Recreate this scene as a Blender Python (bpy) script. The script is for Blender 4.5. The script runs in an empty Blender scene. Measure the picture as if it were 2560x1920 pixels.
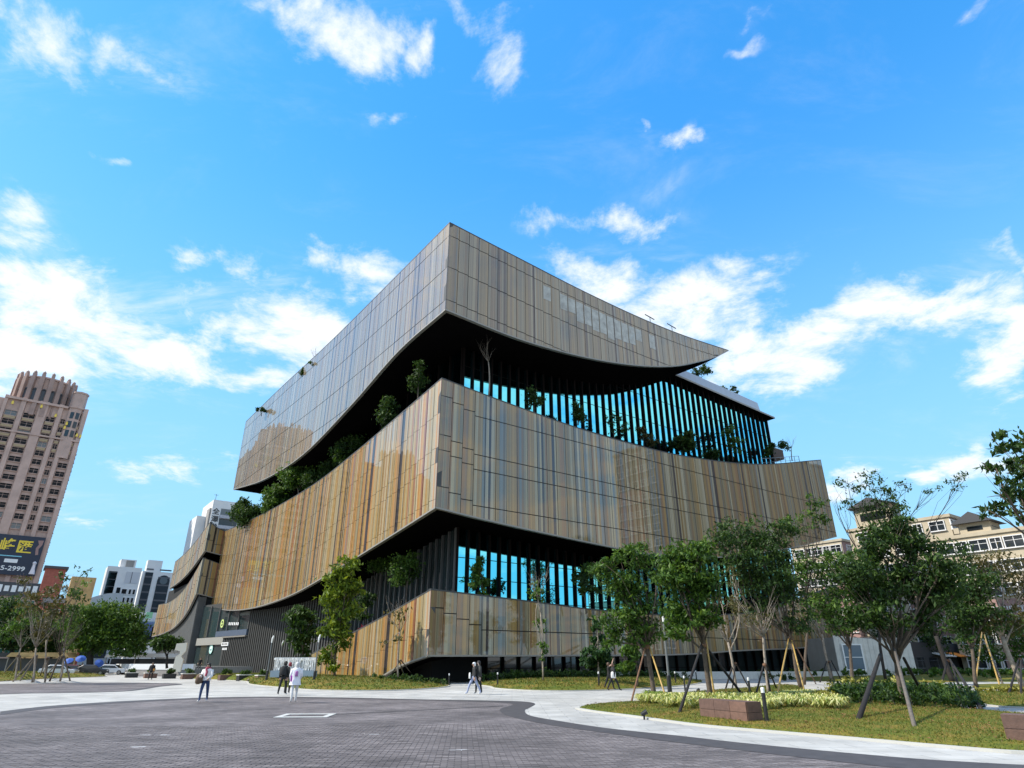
import bpy, bmesh, math, random
from mathutils import Vector, Matrix
from mathutils.noise import noise as pnoise
rnd = random.Random(7)
sc = bpy.context.scene
COL = sc.collection

# ------------------------------------------------------------------ camera
FPX, PITCH, CAMH = 1564.0, math.radians(24.05), 1.6        # focal length in photo pixels, tilt up, eye height
cam = bpy.data.cameras.new('camera'); camo = bpy.data.objects.new('camera', cam); COL.objects.link(camo)
cam.sensor_width = 36.0; cam.lens = FPX / 2560 * 36.0; cam.clip_start = 0.1; cam.clip_end = 6000
camo.location = (0, 0, CAMH); camo.rotation_euler = (math.pi / 2 + PITCH, 0, 0)
sc.camera = camo

def ray(x, y):
    a = (x - 1280) / FPX; b = (960 - y) / FPX
    return Vector((a, math.cos(PITCH) - b * math.sin(PITCH), math.sin(PITCH) + b * math.cos(PITCH)))
def gp(x, y, z=0.0):
    "point of the level z that the photograph shows at pixel x, y"
    d = ray(x, y); k = (z - CAMH) / d.z
    return Vector((d.x * k, d.y * k, z))
def at(x, y, Y):
    "point at distance Y in front of the camera position"
    d = ray(x, y); k = Y / d.y
    return Vector((d.x * k, Y, d.z * k + CAMH))
def px_of(P):
    X, Y, Z = P[0], P[1], P[2] - CAMH
    c = Y * math.cos(PITCH) + Z * math.sin(PITCH); v = -Y * math.sin(PITCH) + Z * math.cos(PITCH)
    if c < .1: return (-9999, -9999)
    return (1280 + FPX * X / c, 960 - FPX * v / c)

# ------------------------------------------------------------------ sky and sun
SUN_AZ, SUN_EL = math.radians(-97), math.radians(43)        # azimuth from +Y towards +X
sd = Vector((math.sin(SUN_AZ) * math.cos(SUN_EL), math.cos(SUN_AZ) * math.cos(SUN_EL), math.sin(SUN_EL)))
sun = bpy.data.lights.new('sun', 'SUN'); suno = bpy.data.objects.new('sun', sun); COL.objects.link(suno)
sun.energy = 4.7; sun.angle = math.radians(0.53); sun.color = (1.0, 0.94, 0.83)
suno.rotation_euler = (-sd).to_track_quat('-Z', 'Y').to_euler(); suno.location = sd * 300

world = bpy.data.worlds.new('World'); sc.world = world; world.use_nodes = True
wn, wl = world.node_tree.nodes, world.node_tree.links
wn.clear()
def N(t, nodes=None, **kw):
    n = (nodes or wn).new(t)
    for k, v in kw.items():
        if k.startswith('i_'): n.inputs[k[2:].replace('_', ' ')].default_value = v
        elif k.startswith('n') and k[1:].isdigit(): n.inputs[int(k[1:])].default_value = v
        else: setattr(n, k, v)
    return n
SKY_STRENGTH = 0.125
sky = N('ShaderNodeTexSky', sky_type='NISHITA', sun_disc=False, sun_elevation=SUN_EL, sun_rotation=SUN_AZ, air_density=1.0, dust_density=0.25, ozone_density=3.0)
# hold the glare near the horizon back, as the phone's exposure did
slen = N('ShaderNodeVectorMath', operation='DOT_PRODUCT', n1=(.25, .45, .30)); wl.new(sky.outputs[0], slen.inputs[0])
sden = N('ShaderNodeMath', operation='ADD', n1=3.2); wl.new(slen.outputs['Value'], sden.inputs[0])
sgain = N('ShaderNodeMath', operation='DIVIDE', n0=11.0); wl.new(sden.outputs[0], sgain.inputs[1])
sscale = N('ShaderNodeVectorMath', operation='SCALE'); wl.new(sky.outputs[0], sscale.inputs[0]); wl.new(sgain.outputs[0], sscale.inputs['Scale'])
hsv = N('ShaderNodeHueSaturation', i_Hue=0.494, i_Saturation=1.32, i_Value=1.12); wl.new(sscale.outputs[0], hsv.inputs['Color'])
tc = N('ShaderNodeTexCoord')
# moist pale air low over the city
hzf = N('ShaderNodeMapRange', interpolation_type='SMOOTHSTEP', n1=0.0, n2=0.75, n3=0.95, n4=0.0)
hz = N('ShaderNodeMix', data_type='RGBA'); hz.inputs['B'].default_value = (2.6, 5.0, 6.9, 1); wl.new(hsv.outputs[0], hz.inputs['A']); wl.new(hzf.outputs[0], hz.inputs['Factor'])
sep = N('ShaderNodeSeparateXYZ'); wl.new(tc.outputs['Generated'], sep.inputs[0])
def M(op, a=None, b=None, c=None, clamp=False):
    n = N('ShaderNodeMath', operation=op, use_clamp=clamp)
    for i, v in enumerate((a, b, c)):
        if v is None: continue
        if isinstance(v, (int, float)): n.inputs[i].default_value = v
        else: wl.new(v, n.inputs[i])
    return n.outputs[0]
wl.new(sep.outputs[2], hzf.inputs[0])
az = M('ARCTAN2', sep.outputs[0], sep.outputs[1]); el = M('ARCSINE', sep.outputs[2])
cmb = N('ShaderNodeCombineXYZ'); wl.new(az, cmb.inputs[0]); wl.new(el, cmb.inputs[1])
# plane of the cloud layer overhead
zz = M('MAXIMUM', M('ADD', sep.outputs[2], 0.16), 0.05)
pc = N('ShaderNodeCombineXYZ'); wl.new(M('DIVIDE', sep.outputs[0], zz), pc.inputs[0]); wl.new(M('DIVIDE', sep.outputs[1], zz), pc.inputs[1])
n1 = N('ShaderNodeTexNoise', i_Scale=4.6, i_Detail=12.0, i_Roughness=0.68, i_Distortion=0.25); wl.new(pc.outputs[0], n1.inputs['Vector'])
n2 = N('ShaderNodeTexNoise', i_Scale=1.0, i_Detail=4.0, i_Roughness=0.55); wl.new(pc.outputs[0], n2.inputs['Vector'])
wn_ = N('ShaderNodeTexNoise', i_Scale=9.0, i_Detail=3.0); wl.new(cmb.outputs[0], wn_.inputs['Vector'])
vsub = N('ShaderNodeVectorMath', operation='SUBTRACT', n1=(.5, .5, .5)); wl.new(wn_.outputs['Color'], vsub.inputs[0])
vwarp = N('ShaderNodeVectorMath', operation='MULTIPLY_ADD', n1=(.22, .12, 0)); wl.new(vsub.outputs[0], vwarp.inputs[0]); wl.new(cmb.outputs[0], vwarp.inputs[2])
CLOUDS = [(90,110,150,105,.8),(20,40,120,70,.7),(370,190,120,55,.75),(300,60,100,60,.35),(880,90,130,90,.85),(690,30,130,35,.5),(1060,140,60,55,.7),(975,312,42,24,.7),(1180,50,120,50,.5),
  (1250,170,90,70,.55),(560,660,120,45,.5),(40,540,130,60,.8),(60,610,140,40,.75),(170,770,300,95,1.1),(420,870,260,80,.95),(60,900,150,110,.9),(640,800,220,45,.8),(880,690,110,60,.95),(760,820,160,80,1.0),(850,620,110,30,.55),(680,930,120,40,.8),
  (450,1150,150,40,.6),(240,1270,110,18,.5),(480,650,100,32,.6),(1560,560,100,42,.95),(1395,570,80,40,.6),(1700,340,60,34,.55),(1635,305,24,18,.6),(1660,460,50,30,.3),(1520,700,160,60,.85),(1700,780,220,95,1.15),(1800,690,120,50,.7),
  (1950,900,230,75,1.1),(2150,790,220,80,1.0),(2400,770,170,60,.9),(2520,880,110,95,1.05),(2550,640,50,80,.8),(2290,700,150,40,.5),(2090,1170,70,34,.9),(2340,1150,110,26,.6),(2480,1125,110,36,.9),(1910,40,70,24,.35),(1900,110,50,20,.35),(2480,10,90,20,.3),(250,395,70,22,.6)]
cov = None
for (cx, cy, rx, ry, am) in CLOUDS:
    d = ray(cx, cy).normalized(); d2 = ray(cx + rx, cy).normalized(); d3 = ray(cx, cy - ry).normalized()
    a0, e0 = math.atan2(d.x, d.y), math.asin(d.z)
    ra = max(1e-3, abs(math.atan2(d2.x, d2.y) - a0)) * 1.5; re = max(1e-3, abs(math.asin(d3.z) - e0)) * 1.5
    s = (1 / ra, 1 / re, 0)
    v = N('ShaderNodeVectorMath', operation='MULTIPLY_ADD', n1=s, n2=(-a0 / ra, -e0 / re, 0)); wl.new(vwarp.outputs[0], v.inputs[0])
    l = N('ShaderNodeVectorMath', operation='LENGTH'); wl.new(v.outputs[0], l.inputs[0])
    mr = N('ShaderNodeMapRange', interpolation_type='SMOOTHSTEP', n1=0.0, n2=1.25, n3=am, n4=0.0); wl.new(l.outputs['Value'], mr.inputs[0])
    cov = mr.outputs[0] if cov is None else M('MAXIMUM', cov, mr.outputs[0])
# out of the frame unseen broken cloud, its cover raised to whiten ambient light
azm = N('ShaderNodeMapRange', interpolation_type='SMOOTHSTEP', n1=.92, n2=1.25, n3=1.0, n4=0.0); wl.new(M('ABSOLUTE', az), azm.inputs[0]); inframe = azm.outputs[0]
base_cov = N('ShaderNodeMapRange', interpolation_type='SMOOTHSTEP', n1=.38, n2=.58, n3=0.0, n4=1.0); wl.new(n2.outputs['Fac'], base_cov.inputs[0])
cov = M('ADD', M('MULTIPLY', cov, 1.0), M('MULTIPLY', base_cov.outputs[0], M('SUBTRACT', 1.0, inframe)))
dens = M('ADD', M('MULTIPLY', cov, 1.0), M('MULTIPLY', M('SUBTRACT', n1.outputs['Fac'], .5), 3.3))
dm = N('ShaderNodeMapRange', interpolation_type='SMOOTHSTEP', n1=.22, n2=1.12, n3=0.0, n4=1.0); wl.new(dens, dm.inputs[0])
fade = N('ShaderNodeMapRange', n1=0.0, n2=0.22, n3=0.0, n4=1.0); wl.new(cov, fade.inputs[0])
# thin torn veils between the heaps
vm = N('ShaderNodeMapping'); vm.inputs['Scale'].default_value = (1.0, 1.9, 1.0); vm.inputs['Rotation'].default_value = (0, 0, .6); wl.new(pc.outputs[0], vm.inputs[0])
n3 = N('ShaderNodeTexNoise', i_Scale=2.3, i_Detail=10.0, i_Roughness=0.68, i_Distortion=0.5); wl.new(vm.outputs[0], n3.inputs['Vector'])
vcov = N('ShaderNodeMapRange', n1=0.0, n2=.5, n3=.14, n4=.75); wl.new(cov, vcov.inputs[0])
veil = N('ShaderNodeMapRange', interpolation_type='SMOOTHSTEP', n1=.48, n2=.85, n3=0.0, n4=1.0); wl.new(n3.outputs['Fac'], veil.inputs[0])
alpha = M('MAXIMUM', M('MULTIPLY', M('MULTIPLY', dm.outputs[0], fade.outputs[0], clamp=True), 0.96), M('MULTIPLY', veil.outputs[0], vcov.outputs[0]))
shade = N('ShaderNodeMapRange', n1=.3, n2=.75, n3=0.82, n4=1.0); wl.new(n1.outputs['Fac'], shade.inputs[0])
ccol = N('ShaderNodeMix', data_type='RGBA'); ccol.inputs['A'].default_value = (5.0, 5.9, 7.1, 1); ccol.inputs['B'].default_value = (7.1, 7.25, 7.3, 1); wl.new(shade.outputs[0], ccol.inputs['Factor'])
mix = N('ShaderNodeMix', data_type='RGBA'); wl.new(alpha, mix.inputs['Factor']); wl.new(hz.outputs['Result'], mix.inputs['A']); wl.new(ccol.outputs['Result'], mix.inputs['B'])
bg = N('ShaderNodeBackground', i_Strength=SKY_STRENGTH); wl.new(mix.outputs['Result'], bg.inputs[0])
wo = N('ShaderNodeOutputWorld'); wl.new(bg.outputs[0], wo.inputs[0])
sc.view_settings.view_transform = 'Standard'; sc.view_settings.look = 'None'; sc.view_settings.exposure = 0.32; sc.view_settings.gamma = 1.0
sc.view_settings.use_curve_mapping = False
world.cycles.sampling_method = 'MANUAL'; world.cycles.sample_map_resolution = 512
sc.cycles.caustics_reflective = False; sc.cycles.caustics_refractive = False
sc.cycles.max_bounces = 6; sc.cycles.diffuse_bounces = 3; sc.cycles.glossy_bounces = 4; sc.cycles.transmission_bounces = 4; sc.cycles.transparent_max_bounces = 6

# ------------------------------------------------------------------ materials
MATS = {}
def mat(name, col=(.5, .5, .5), rough=.7, metal=0.0, spec=.5, coat=0.0, noise=0.0, nscale=6.0, bump=0.0, bscale=40.0, emit=None, estr=1.0, translucent=0.0, col2=None, coords='Object'):
    if name in MATS: return MATS[name]
    m = bpy.data.materials.new(name); m.use_nodes = True; nt = m.node_tree
    b = nt.nodes['Principled BSDF']; b.inputs['Base Color'].default_value = (*col, 1); b.inputs['Roughness'].default_value = rough
    b.inputs['Metallic'].default_value = metal; b.inputs['Specular IOR Level'].default_value = spec
    if coat: b.inputs['Coat Weight'].default_value = coat; b.inputs['Coat Roughness'].default_value = .04
    t = nt.nodes.new('ShaderNodeTexCoord')
    if noise or col2:
        n = nt.nodes.new('ShaderNodeTexNoise'); n.inputs['Scale'].default_value = nscale; n.inputs['Detail'].default_value = 6; n.inputs['Roughness'].default_value = .62
        nt.links.new(t.outputs[coords], n.inputs['Vector'])
        r = nt.nodes.new('ShaderNodeValToRGB'); c2 = col2 or tuple(c * (1 - noise) for c in col); c1 = col if col2 else tuple(min(1, c * (1 + noise)) for c in col)
        r.color_ramp.elements[0].position = .32; r.color_ramp.elements[1].position = .68
        r.color_ramp.elements[0].color = (*c2, 1); r.color_ramp.elements[1].color = (*c1, 1)
        nt.links.new(n.outputs['Fac'], r.inputs[0]); nt.links.new(r.outputs[0], b.inputs['Base Color'])
    if bump:
        n = nt.nodes.new('ShaderNodeTexNoise'); n.inputs['Scale'].default_value = bscale; n.inputs['Detail'].default_value = 5
        nt.links.new(t.outputs[coords], n.inputs['Vector'])
        bp = nt.nodes.new('ShaderNodeBump'); bp.inputs['Strength'].default_value = bump; bp.inputs['Distance'].default_value = .03
        nt.links.new(n.outputs['Fac'], bp.inputs['Height']); nt.links.new(bp.outputs[0], b.inputs['Normal'])
    if emit: b.inputs['Emission Color'].default_value = (*emit, 1); b.inputs['Emission Strength'].default_value = estr
    if translucent:
        out = nt.nodes['Material Output']; tr = nt.nodes.new('ShaderNodeBsdfTranslucent'); mx = nt.nodes.new('ShaderNodeMixShader'); mx.inputs[0].default_value = translucent
        tr.inputs[0].default_value = (col[0] * 1.3, col[1] * 1.25, col[2] * .7, 1)
        nt.links.new(b.outputs[0], mx.inputs[1]); nt.links.new(tr.outputs[0], mx.inputs[2]); nt.links.new(mx.outputs[0], out.inputs[0])
    MATS[name] = m
    return m

def stripe_mat(name, palette, off=0.0, scale=3.2, coat=1.0):
    "printed glass cladding: irregular vertical stripes along UV.x (metres), speckled print, glossy glass in front"
    m = bpy.data.materials.new(name); m.use_nodes = True; nt = m.node_tree; nd, lk = nt.nodes, nt.links
    b = nd['Principled BSDF']
    uv = nd.new('ShaderNodeUVMap'); sp = nd.new('ShaderNodeSeparateXYZ'); lk.new(uv.outputs[0], sp.inputs[0])
    ad = nd.new('ShaderNodeMath'); ad.operation = 'ADD'; ad.inputs[1].default_value = off; lk.new(sp.outputs[0], ad.inputs[0])
    def vor(sc_, rn=1.0):
        v = nd.new('ShaderNodeTexVoronoi'); v.voronoi_dimensions = '1D'; v.inputs['Scale'].default_value = sc_; v.inputs['Randomness'].default_value = rn
        lk.new(ad.outputs[0], v.inputs['W']); return v
    v1, v2 = vor(scale), vor(scale * 4.6)
    s1 = nd.new('ShaderNodeSeparateColor'); lk.new(v1.outputs['Color'], s1.inputs[0])
    s2 = nd.new('ShaderNodeSeparateColor'); lk.new(v2.outputs['Color'], s2.inputs[0])
    rp = nd.new('ShaderNodeValToRGB'); rp.color_ramp.interpolation = 'CONSTANT'
    els = rp.color_ramp.elements
    while len(els) < len(palette): els.new(.5)
    for i, (p, c) in enumerate(palette): els[i].position = p; els[i].color = (*c, 1)
    lk.new(s1.outputs[0], rp.inputs[0])
    # fine lines inside each stripe
    mr = nd.new('ShaderNodeMapRange'); mr.inputs[3].default_value = .72; mr.inputs[4].default_value = 1.22; lk.new(s2.outputs[1], mr.inputs[0])
    # speckle of the ceramic print + slow weathering
    tcx = nd.new('ShaderNodeCombineXYZ'); lk.new(sp.outputs[0], tcx.inputs[0]); lk.new(sp.outputs[1], tcx.inputs[1])
    ns = nd.new('ShaderNodeTexNoise'); ns.inputs['Scale'].default_value = 22; ns.inputs['Detail'].default_value = 3; lk.new(tcx.outputs[0], ns.inputs['Vector'])
    mr2 = nd.new('ShaderNodeMapRange'); mr2.inputs[1].default_value = .25; mr2.inputs[2].default_value = .75; mr2.inputs[3].default_value = .75; mr2.inputs[4].default_value = 1.25; lk.new(ns.outputs['Fac'], mr2.inputs[0])
    mu = nd.new('ShaderNodeMath'); mu.operation = 'MULTIPLY'; lk.new(mr.outputs[0], mu.inputs[0]); lk.new(mr2.outputs[0], mu.inputs[1])
    mc = nd.new('ShaderNodeVectorMath'); mc.operation = 'SCALE'; lk.new(rp.outputs[0], mc.inputs[0]); lk.new(mu.outputs[0], mc.inputs['Scale'])
    lk.new(mc.outputs[0], b.inputs['Base Color'])
    b.inputs['Roughness'].default_value = .42; b.inputs['Specular IOR Level'].default_value = .3
    b.inputs['Coat Weight'].default_value = coat; b.inputs['Coat Roughness'].default_value = .015; b.inputs['Coat IOR'].default_value = 1.72
    return m

# ------------------------------------------------------------------ mesh builder
def link(o, parent=None):
    COL.objects.link(o)
    if parent is not None: o.parent = parent
    return o
class MB:
    def __init__(self): self.v, self.f, self.m, self.uv = [], [], [], []
    def face(self, pts, mi=0, uv=None):
        i = len(self.v); self.v += [tuple(p) for p in pts]; self.f.append(tuple(range(i, i + len(pts)))); self.m.append(mi)
        self.uv.append(uv)
    def box(self, x0, x1, y0, y1, z0, z1, mi=0, rz=0.0, c=(0, 0)):
        P = [Vector((x, y, z)) for z in (z0, z1) for (x, y) in ((x0, y0), (x1, y0), (x1, y1), (x0, y1))]
        if rz:
            cs, sn = math.cos(rz), math.sin(rz)
            P = [Vector((c[0] + (p.x - c[0]) * cs - (p.y - c[1]) * sn, c[1] + (p.x - c[0]) * sn + (p.y - c[1]) * cs, p.z)) for p in P]
        i = len(self.v); self.v += [tuple(p) for p in P]
        for q in ((0, 3, 2, 1), (4, 5, 6, 7), (0, 1, 5, 4), (1, 2, 6, 5), (2, 3, 7, 6), (3, 0, 4, 7)):
            self.f.append(tuple(i + k for k in q)); self.m.append(mi); self.uv.append(None)
        return self
    def beam(self, a, b, w, h=None, mi=0):
        "square bar from a to b"
        a, b = Vector(a), Vector(b); d = (b - a).normalized(); up = Vector((0, 0, 1)) if abs(d.z) < .95 else Vector((1, 0, 0))
        s = d.cross(up).normalized() * (w / 2); t = s.cross(d).normalized() * ((h or w) / 2)
        P = [a - s - t, a + s - t, a + s + t, a - s + t, b - s - t, b + s - t, b + s + t, b - s + t]
        i = len(self.v); self.v += [tuple(p) for p in P]
        for q in ((0, 1, 2, 3), (7, 6, 5, 4), (0, 4, 5, 1), (1, 5, 6, 2), (2, 6, 7, 3), (3, 7, 4, 0)):
            self.f.append(tuple(i + k for k in q)); self.m.append(mi); self.uv.append(None)
        return self
    def tube(self, pts, rad, n=6, mi=0, cap=True):
        pts = [Vector(p) for p in pts]; rings = []
        ref = None
        for k, p in enumerate(pts):
            d = (pts[min(k + 1, len(pts) - 1)] - pts[max(k - 1, 0)])
            d = d.normalized() if d.length > 1e-9 else Vector((0, 0, 1))
            if ref is None: ref = Vector((1, 0, 0)) if abs(d.x) < .8 else Vector((0, 1, 0))
            s = d.cross(ref).normalized(); t = d.cross(s).normalized(); ref = s.cross(d) if False else ref
            r = rad[k] if hasattr(rad, '__len__') else rad
            i = len(self.v)
            for j in range(n):
                a = 2 * math.pi * j / n; self.v.append(tuple(p + s * (math.cos(a) * r) + t * (math.sin(a) * r)))
            rings.append(i)
        for a, b in zip(rings, rings[1:]):
            for j in range(n):
                self.f.append((a + j, a + (j + 1) % n, b + (j + 1) % n, b + j)); self.m.append(mi); self.uv.append(None)
        if cap:
            self.f.append(tuple(rings[0] + j for j in range(n))[::-1]); self.m.append(mi); self.uv.append(None)
            self.f.append(tuple(rings[-1] + j for j in range(n))); self.m.append(mi); self.uv.append(None)
        return self
    def prism(self, poly, d0, d1, fn, mi=0):
        "2-D outline extruded from depth d0 to d1, fn(u, v, d) -> point"
        a = [fn(u, v, d0) for u, v in poly]; b = [fn(u, v, d1) for u, v in poly]; n = len(poly)
        self.face(a, mi); self.face(b[::-1], mi)
        for i in range(n): j = (i + 1) % n; self.face([a[j], a[i], b[i], b[j]], mi)
        return self
    def lathe(self, prof, c=(0, 0, 0), n=12, mi=0):
        rings = []
        for r, z in prof:
            i = len(self.v); rings.append(i)
            for j in range(n): a = 2 * math.pi * j / n; self.v.append((c[0] + r * math.cos(a), c[1] + r * math.sin(a), c[2] + z))
        for a, b in zip(rings, rings[1:]):
            for j in range(n): self.f.append((a + j, a + (j + 1) % n, b + (j + 1) % n, b + j)); self.m.append(mi); self.uv.append(None)
        self.f.append(tuple(rings[0] + j for j in range(n))[::-1]); self.m.append(mi); self.uv.append(None)
        self.f.append(tuple(rings[-1] + j for j in range(n))); self.m.append(mi); self.uv.append(None)
        return self
    def mesh(self, name, mats):
        me = bpy.data.meshes.new(name); me.from_pydata(self.v, [], self.f)
        for m_ in (mats if isinstance(mats, (list, tuple)) else [mats]): me.materials.append(m_)
        if any(self.m): me.polygons.foreach_set('material_index', self.m)
        if any(u is not None for u in self.uv):
            l = me.uv_layers.new(name='UVMap'); k = 0; flat = []
            for f_, u in zip(self.f, self.uv):
                for q in range(len(f_)): flat += list(u[q]) if u else [0.0, 0.0]
            l.data.foreach_set('uv', flat)
        me.update(); return me
    def build(self, name, mats, parent=None, smooth=False):
        me = self.mesh(name, mats)
        if smooth: me.polygons.foreach_set('use_smooth', [True] * len(me.polygons))
        return link(bpy.data.objects.new(name, me), parent)
def tag(o, label=None, cat=None, group=None, kind=None):
    if label: o['label'] = label
    if cat: o['category'] = cat
    if group: o['group'] = group
    if kind: o['kind'] = kind
    return o
def thing(name, label, cat, loc=(0, 0, 0), rz=0.0, group=None):
    o = bpy.data.objects.new(name, None); link(o); o.location = loc; o.rotation_euler = (0, 0, rz); o.empty_display_size = .3
    return tag(o, label, cat, group)
def curve(pts):
    "smooth curve through (s, z) points (monotone slopes)"
    xs = [p[0] for p in pts]; ys = [p[1] for p in pts]; n = len(xs)
    dl = [(ys[i + 1] - ys[i]) / (xs[i + 1] - xs[i]) for i in range(n - 1)]
    m = [dl[0]] + [(dl[i - 1] + dl[i]) / 2 for i in range(1, n - 1)] + [dl[-1]]
    def f(x):
        i = 0
        while i < n - 2 and x > xs[i + 1]: i += 1
        h = xs[i + 1] - xs[i]; t = (x - xs[i]) / h
        if t < 0: return ys[0] + m[0] * (x - xs[0])
        if t > 1: return ys[-1] + m[-1] * (x - xs[-1])
        return (2*t**3 - 3*t**2 + 1) * ys[i] + (t**3 - 2*t**2 + t) * h * m[i] + (-2*t**3 + 3*t**2) * ys[i + 1] + (t**3 - t**2) * h * m[i + 1]
    return f
# street grid of the quarter: everything built here follows the library's two directions
LC = Vector((-7.089, 57.565, 0)); GANG = math.atan2(.59399, .80447)
RD = Vector((math.cos(GANG), math.sin(GANG), 0)); LD = Vector((-math.sin(GANG), math.cos(GANG), 0))
def lw(x, y, z=0.0): return LC + RD * x + LD * y + Vector((0, 0, z))
def wl_(P): d = Vector((P[0], P[1], 0)) - LC; return d.dot(RD), d.dot(LD)

# ------------------------------------------------------------------ ground
def poly_px(pts, z): return [gp(x, y, z) for x, y in pts]
def smooth_closed(P, k=6):
    out = []; n = len(P)
    for i in range(n):
        p0, p1, p2, p3 = P[i - 1], P[i], P[(i + 1) % n], P[(i + 2) % n]
        for j in range(k):
            t = j / k
            out.append(0.5 * ((2 * p1) + (p2 - p0) * t + (2 * p0 - 5 * p1 + 4 * p2 - p3) * t * t + (3 * p1 - p0 - 3 * p2 + p3) * t ** 3))
    return out
def ground_sheet(name, pts, m, smooth=True, kind='structure'):
    P = smooth_closed(pts) if smooth else pts
    me = bpy.data.meshes.new(name); bm = bmesh.new()
    vs = [bm.verts.new(p) for p in P]; bm.faces.new(vs); bmesh.ops.triangulate(bm, faces=bm.faces[:]); bmesh.ops.recalc_face_normals(bm, faces=bm.faces[:])
    if sum(f.normal.z for f in bm.faces) < 0: bmesh.ops.reverse_faces(bm, faces=bm.faces[:])
    bm.to_mesh(me); bm.free(); me.materials.append(m)
    o = link(bpy.data.objects.new(name, me)); o['kind'] = kind
    return o

PV_L, PV_W, PV_A = .24, .12, math.radians(4)      # paver length, width, laying angle
def paver_mat():
    m = bpy.data.materials.new('paver'); m.use_nodes = True; nt = m.node_tree; nd, lk = nt.nodes, nt.links
    b = nd['Principled BSDF']; g = nd.new('ShaderNodeNewGeometry')
    mp = nd.new('ShaderNodeMapping'); mp.inputs['Rotation'].default_value = (0, 0, -PV_A); lk.new(g.outputs['Position'], mp.inputs[0])
    br = nd.new('ShaderNodeTexBrick'); br.inputs['Scale'].default_value = 1.0; br.inputs['Brick Width'].default_value = PV_L; br.inputs['Row Height'].default_value = PV_W
    br.inputs['Mortar Size'].default_value = .0045; br.inputs['Mortar Smooth'].default_value = .3; br.inputs['Bias'].default_value = 0.0
    br.inputs['Color1'].default_value = (.112, .098, .098, 1); br.inputs['Color2'].default_value = (.190, .168, .166, 1); br.inputs['Mortar'].default_value = (.060, .053, .054, 1)
    lk.new(mp.outputs[0], br.inputs['Vector'])
    n1 = nd.new('ShaderNodeTexNoise'); n1.inputs['Scale'].default_value = .35; n1.inputs['Detail'].default_value = 6; lk.new(g.outputs['Position'], n1.inputs['Vector'])
    sq = nd.new('ShaderNodeMapping'); sq.inputs['Scale'].default_value = (.6, 3.2, 1); lk.new(g.outputs['Position'], sq.inputs[0])
    n2 = nd.new('ShaderNodeTexNoise'); n2.inputs['Scale'].default_value = 1.3; n2.inputs['Detail'].default_value = 8; n2.inputs['Roughness'].default_value = .7; lk.new(sq.outputs[0], n2.inputs['Vector'])
    r = nd.new('ShaderNodeMapRange'); r.inputs[1].default_value = .3; r.inputs[2].default_value = .7; r.inputs[3].default_value = .62; r.inputs[4].default_value = 1.3; lk.new(n1.outputs['Fac'], r.inputs[0])
    r2 = nd.new('ShaderNodeMapRange'); r2.inputs[1].default_value = .3; r2.inputs[2].default_value = .75; r2.inputs[3].default_value = .55; r2.inputs[4].default_value = 1.6; lk.new(n2.outputs['Fac'], r2.inputs[0])
    mu = nd.new('ShaderNodeMath'); mu.operation = 'MULTIPLY'; lk.new(r.outputs[0], mu.inputs[0]); lk.new(r2.outputs[0], mu.inputs[1])
    sc_ = nd.new('ShaderNodeVectorMath'); sc_.operation = 'SCALE'; lk.new(br.outputs['Color'], sc_.inputs[0]); lk.new(mu.outputs[0], sc_.inputs['Scale'])
    lk.new(sc_.outputs[0], b.inputs['Base Color']); b.inputs['Roughness'].default_value = .75; b.inputs['Specular IOR Level'].default_value = .35
    bp = nd.new('ShaderNodeBump'); bp.inputs['Strength'].default_value = .35; bp.inputs['Distance'].default_value = .006; lk.new(n2.outputs['Fac'], bp.inputs['Height']); lk.new(bp.outputs[0], b.inputs['Normal'])
    return m
M_paver = paver_mat()
def slab_mat():
    m = mat('pale_granite_paving', (.44, .43, .405), rough=.8, noise=.20, nscale=.7, bump=.15, bscale=25); nt = m.node_tree; nd, lk = nt.nodes, nt.links; b = nd['Principled BSDF']
    g = nd.new('ShaderNodeNewGeometry'); br = nd.new('ShaderNodeTexBrick'); br.inputs['Scale'].default_value = 1.0; br.inputs['Brick Width'].default_value = 1.2; br.inputs['Row Height'].default_value = .6; br.inputs['Mortar Size'].default_value = .012
    br.inputs['Color1'].default_value = (.92, .92, .92, 1); br.inputs['Color2'].default_value = (1.06, 1.06, 1.05, 1); br.inputs['Mortar'].default_value = (.6, .6, .6, 1); lk.new(g.outputs['Position'], br.inputs['Vector'])
    st = nd.new('ShaderNodeTexNoise'); st.inputs['Scale'].default_value = .16; st.inputs['Detail'].default_value = 8; st.inputs['Roughness'].default_value = .7; lk.new(g.outputs['Position'], st.inputs['Vector'])
    mr = nd.new('ShaderNodeMapRange'); mr.inputs[1].default_value = .35; mr.inputs[2].default_value = .65; mr.inputs[3].default_value = .8; mr.inputs[4].default_value = 1.1; lk.new(st.outputs['Fac'], mr.inputs[0])
    old = b.inputs['Base Color'].links[0].from_socket
    v1 = nd.new('ShaderNodeVectorMath'); v1.operation = 'MULTIPLY'; lk.new(old, v1.inputs[0]); lk.new(br.outputs['Color'], v1.inputs[1]); v2 = nd.new('ShaderNodeVectorMath'); v2.operation = 'SCALE'; lk.new(v1.outputs[0], v2.inputs[0]); lk.new(mr.outputs[0], v2.inputs['Scale']); lk.new(v2.outputs[0], b.inputs['Base Color'])
    return m
M_conc = slab_mat()
M_strip = mat('dark_border_stone', (.064, .058, .059), rough=.7, noise=.2, nscale=3)
M_far = mat('street_asphalt', (.06, .06, .062), rough=.9, noise=.2, nscale=.5)
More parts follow.
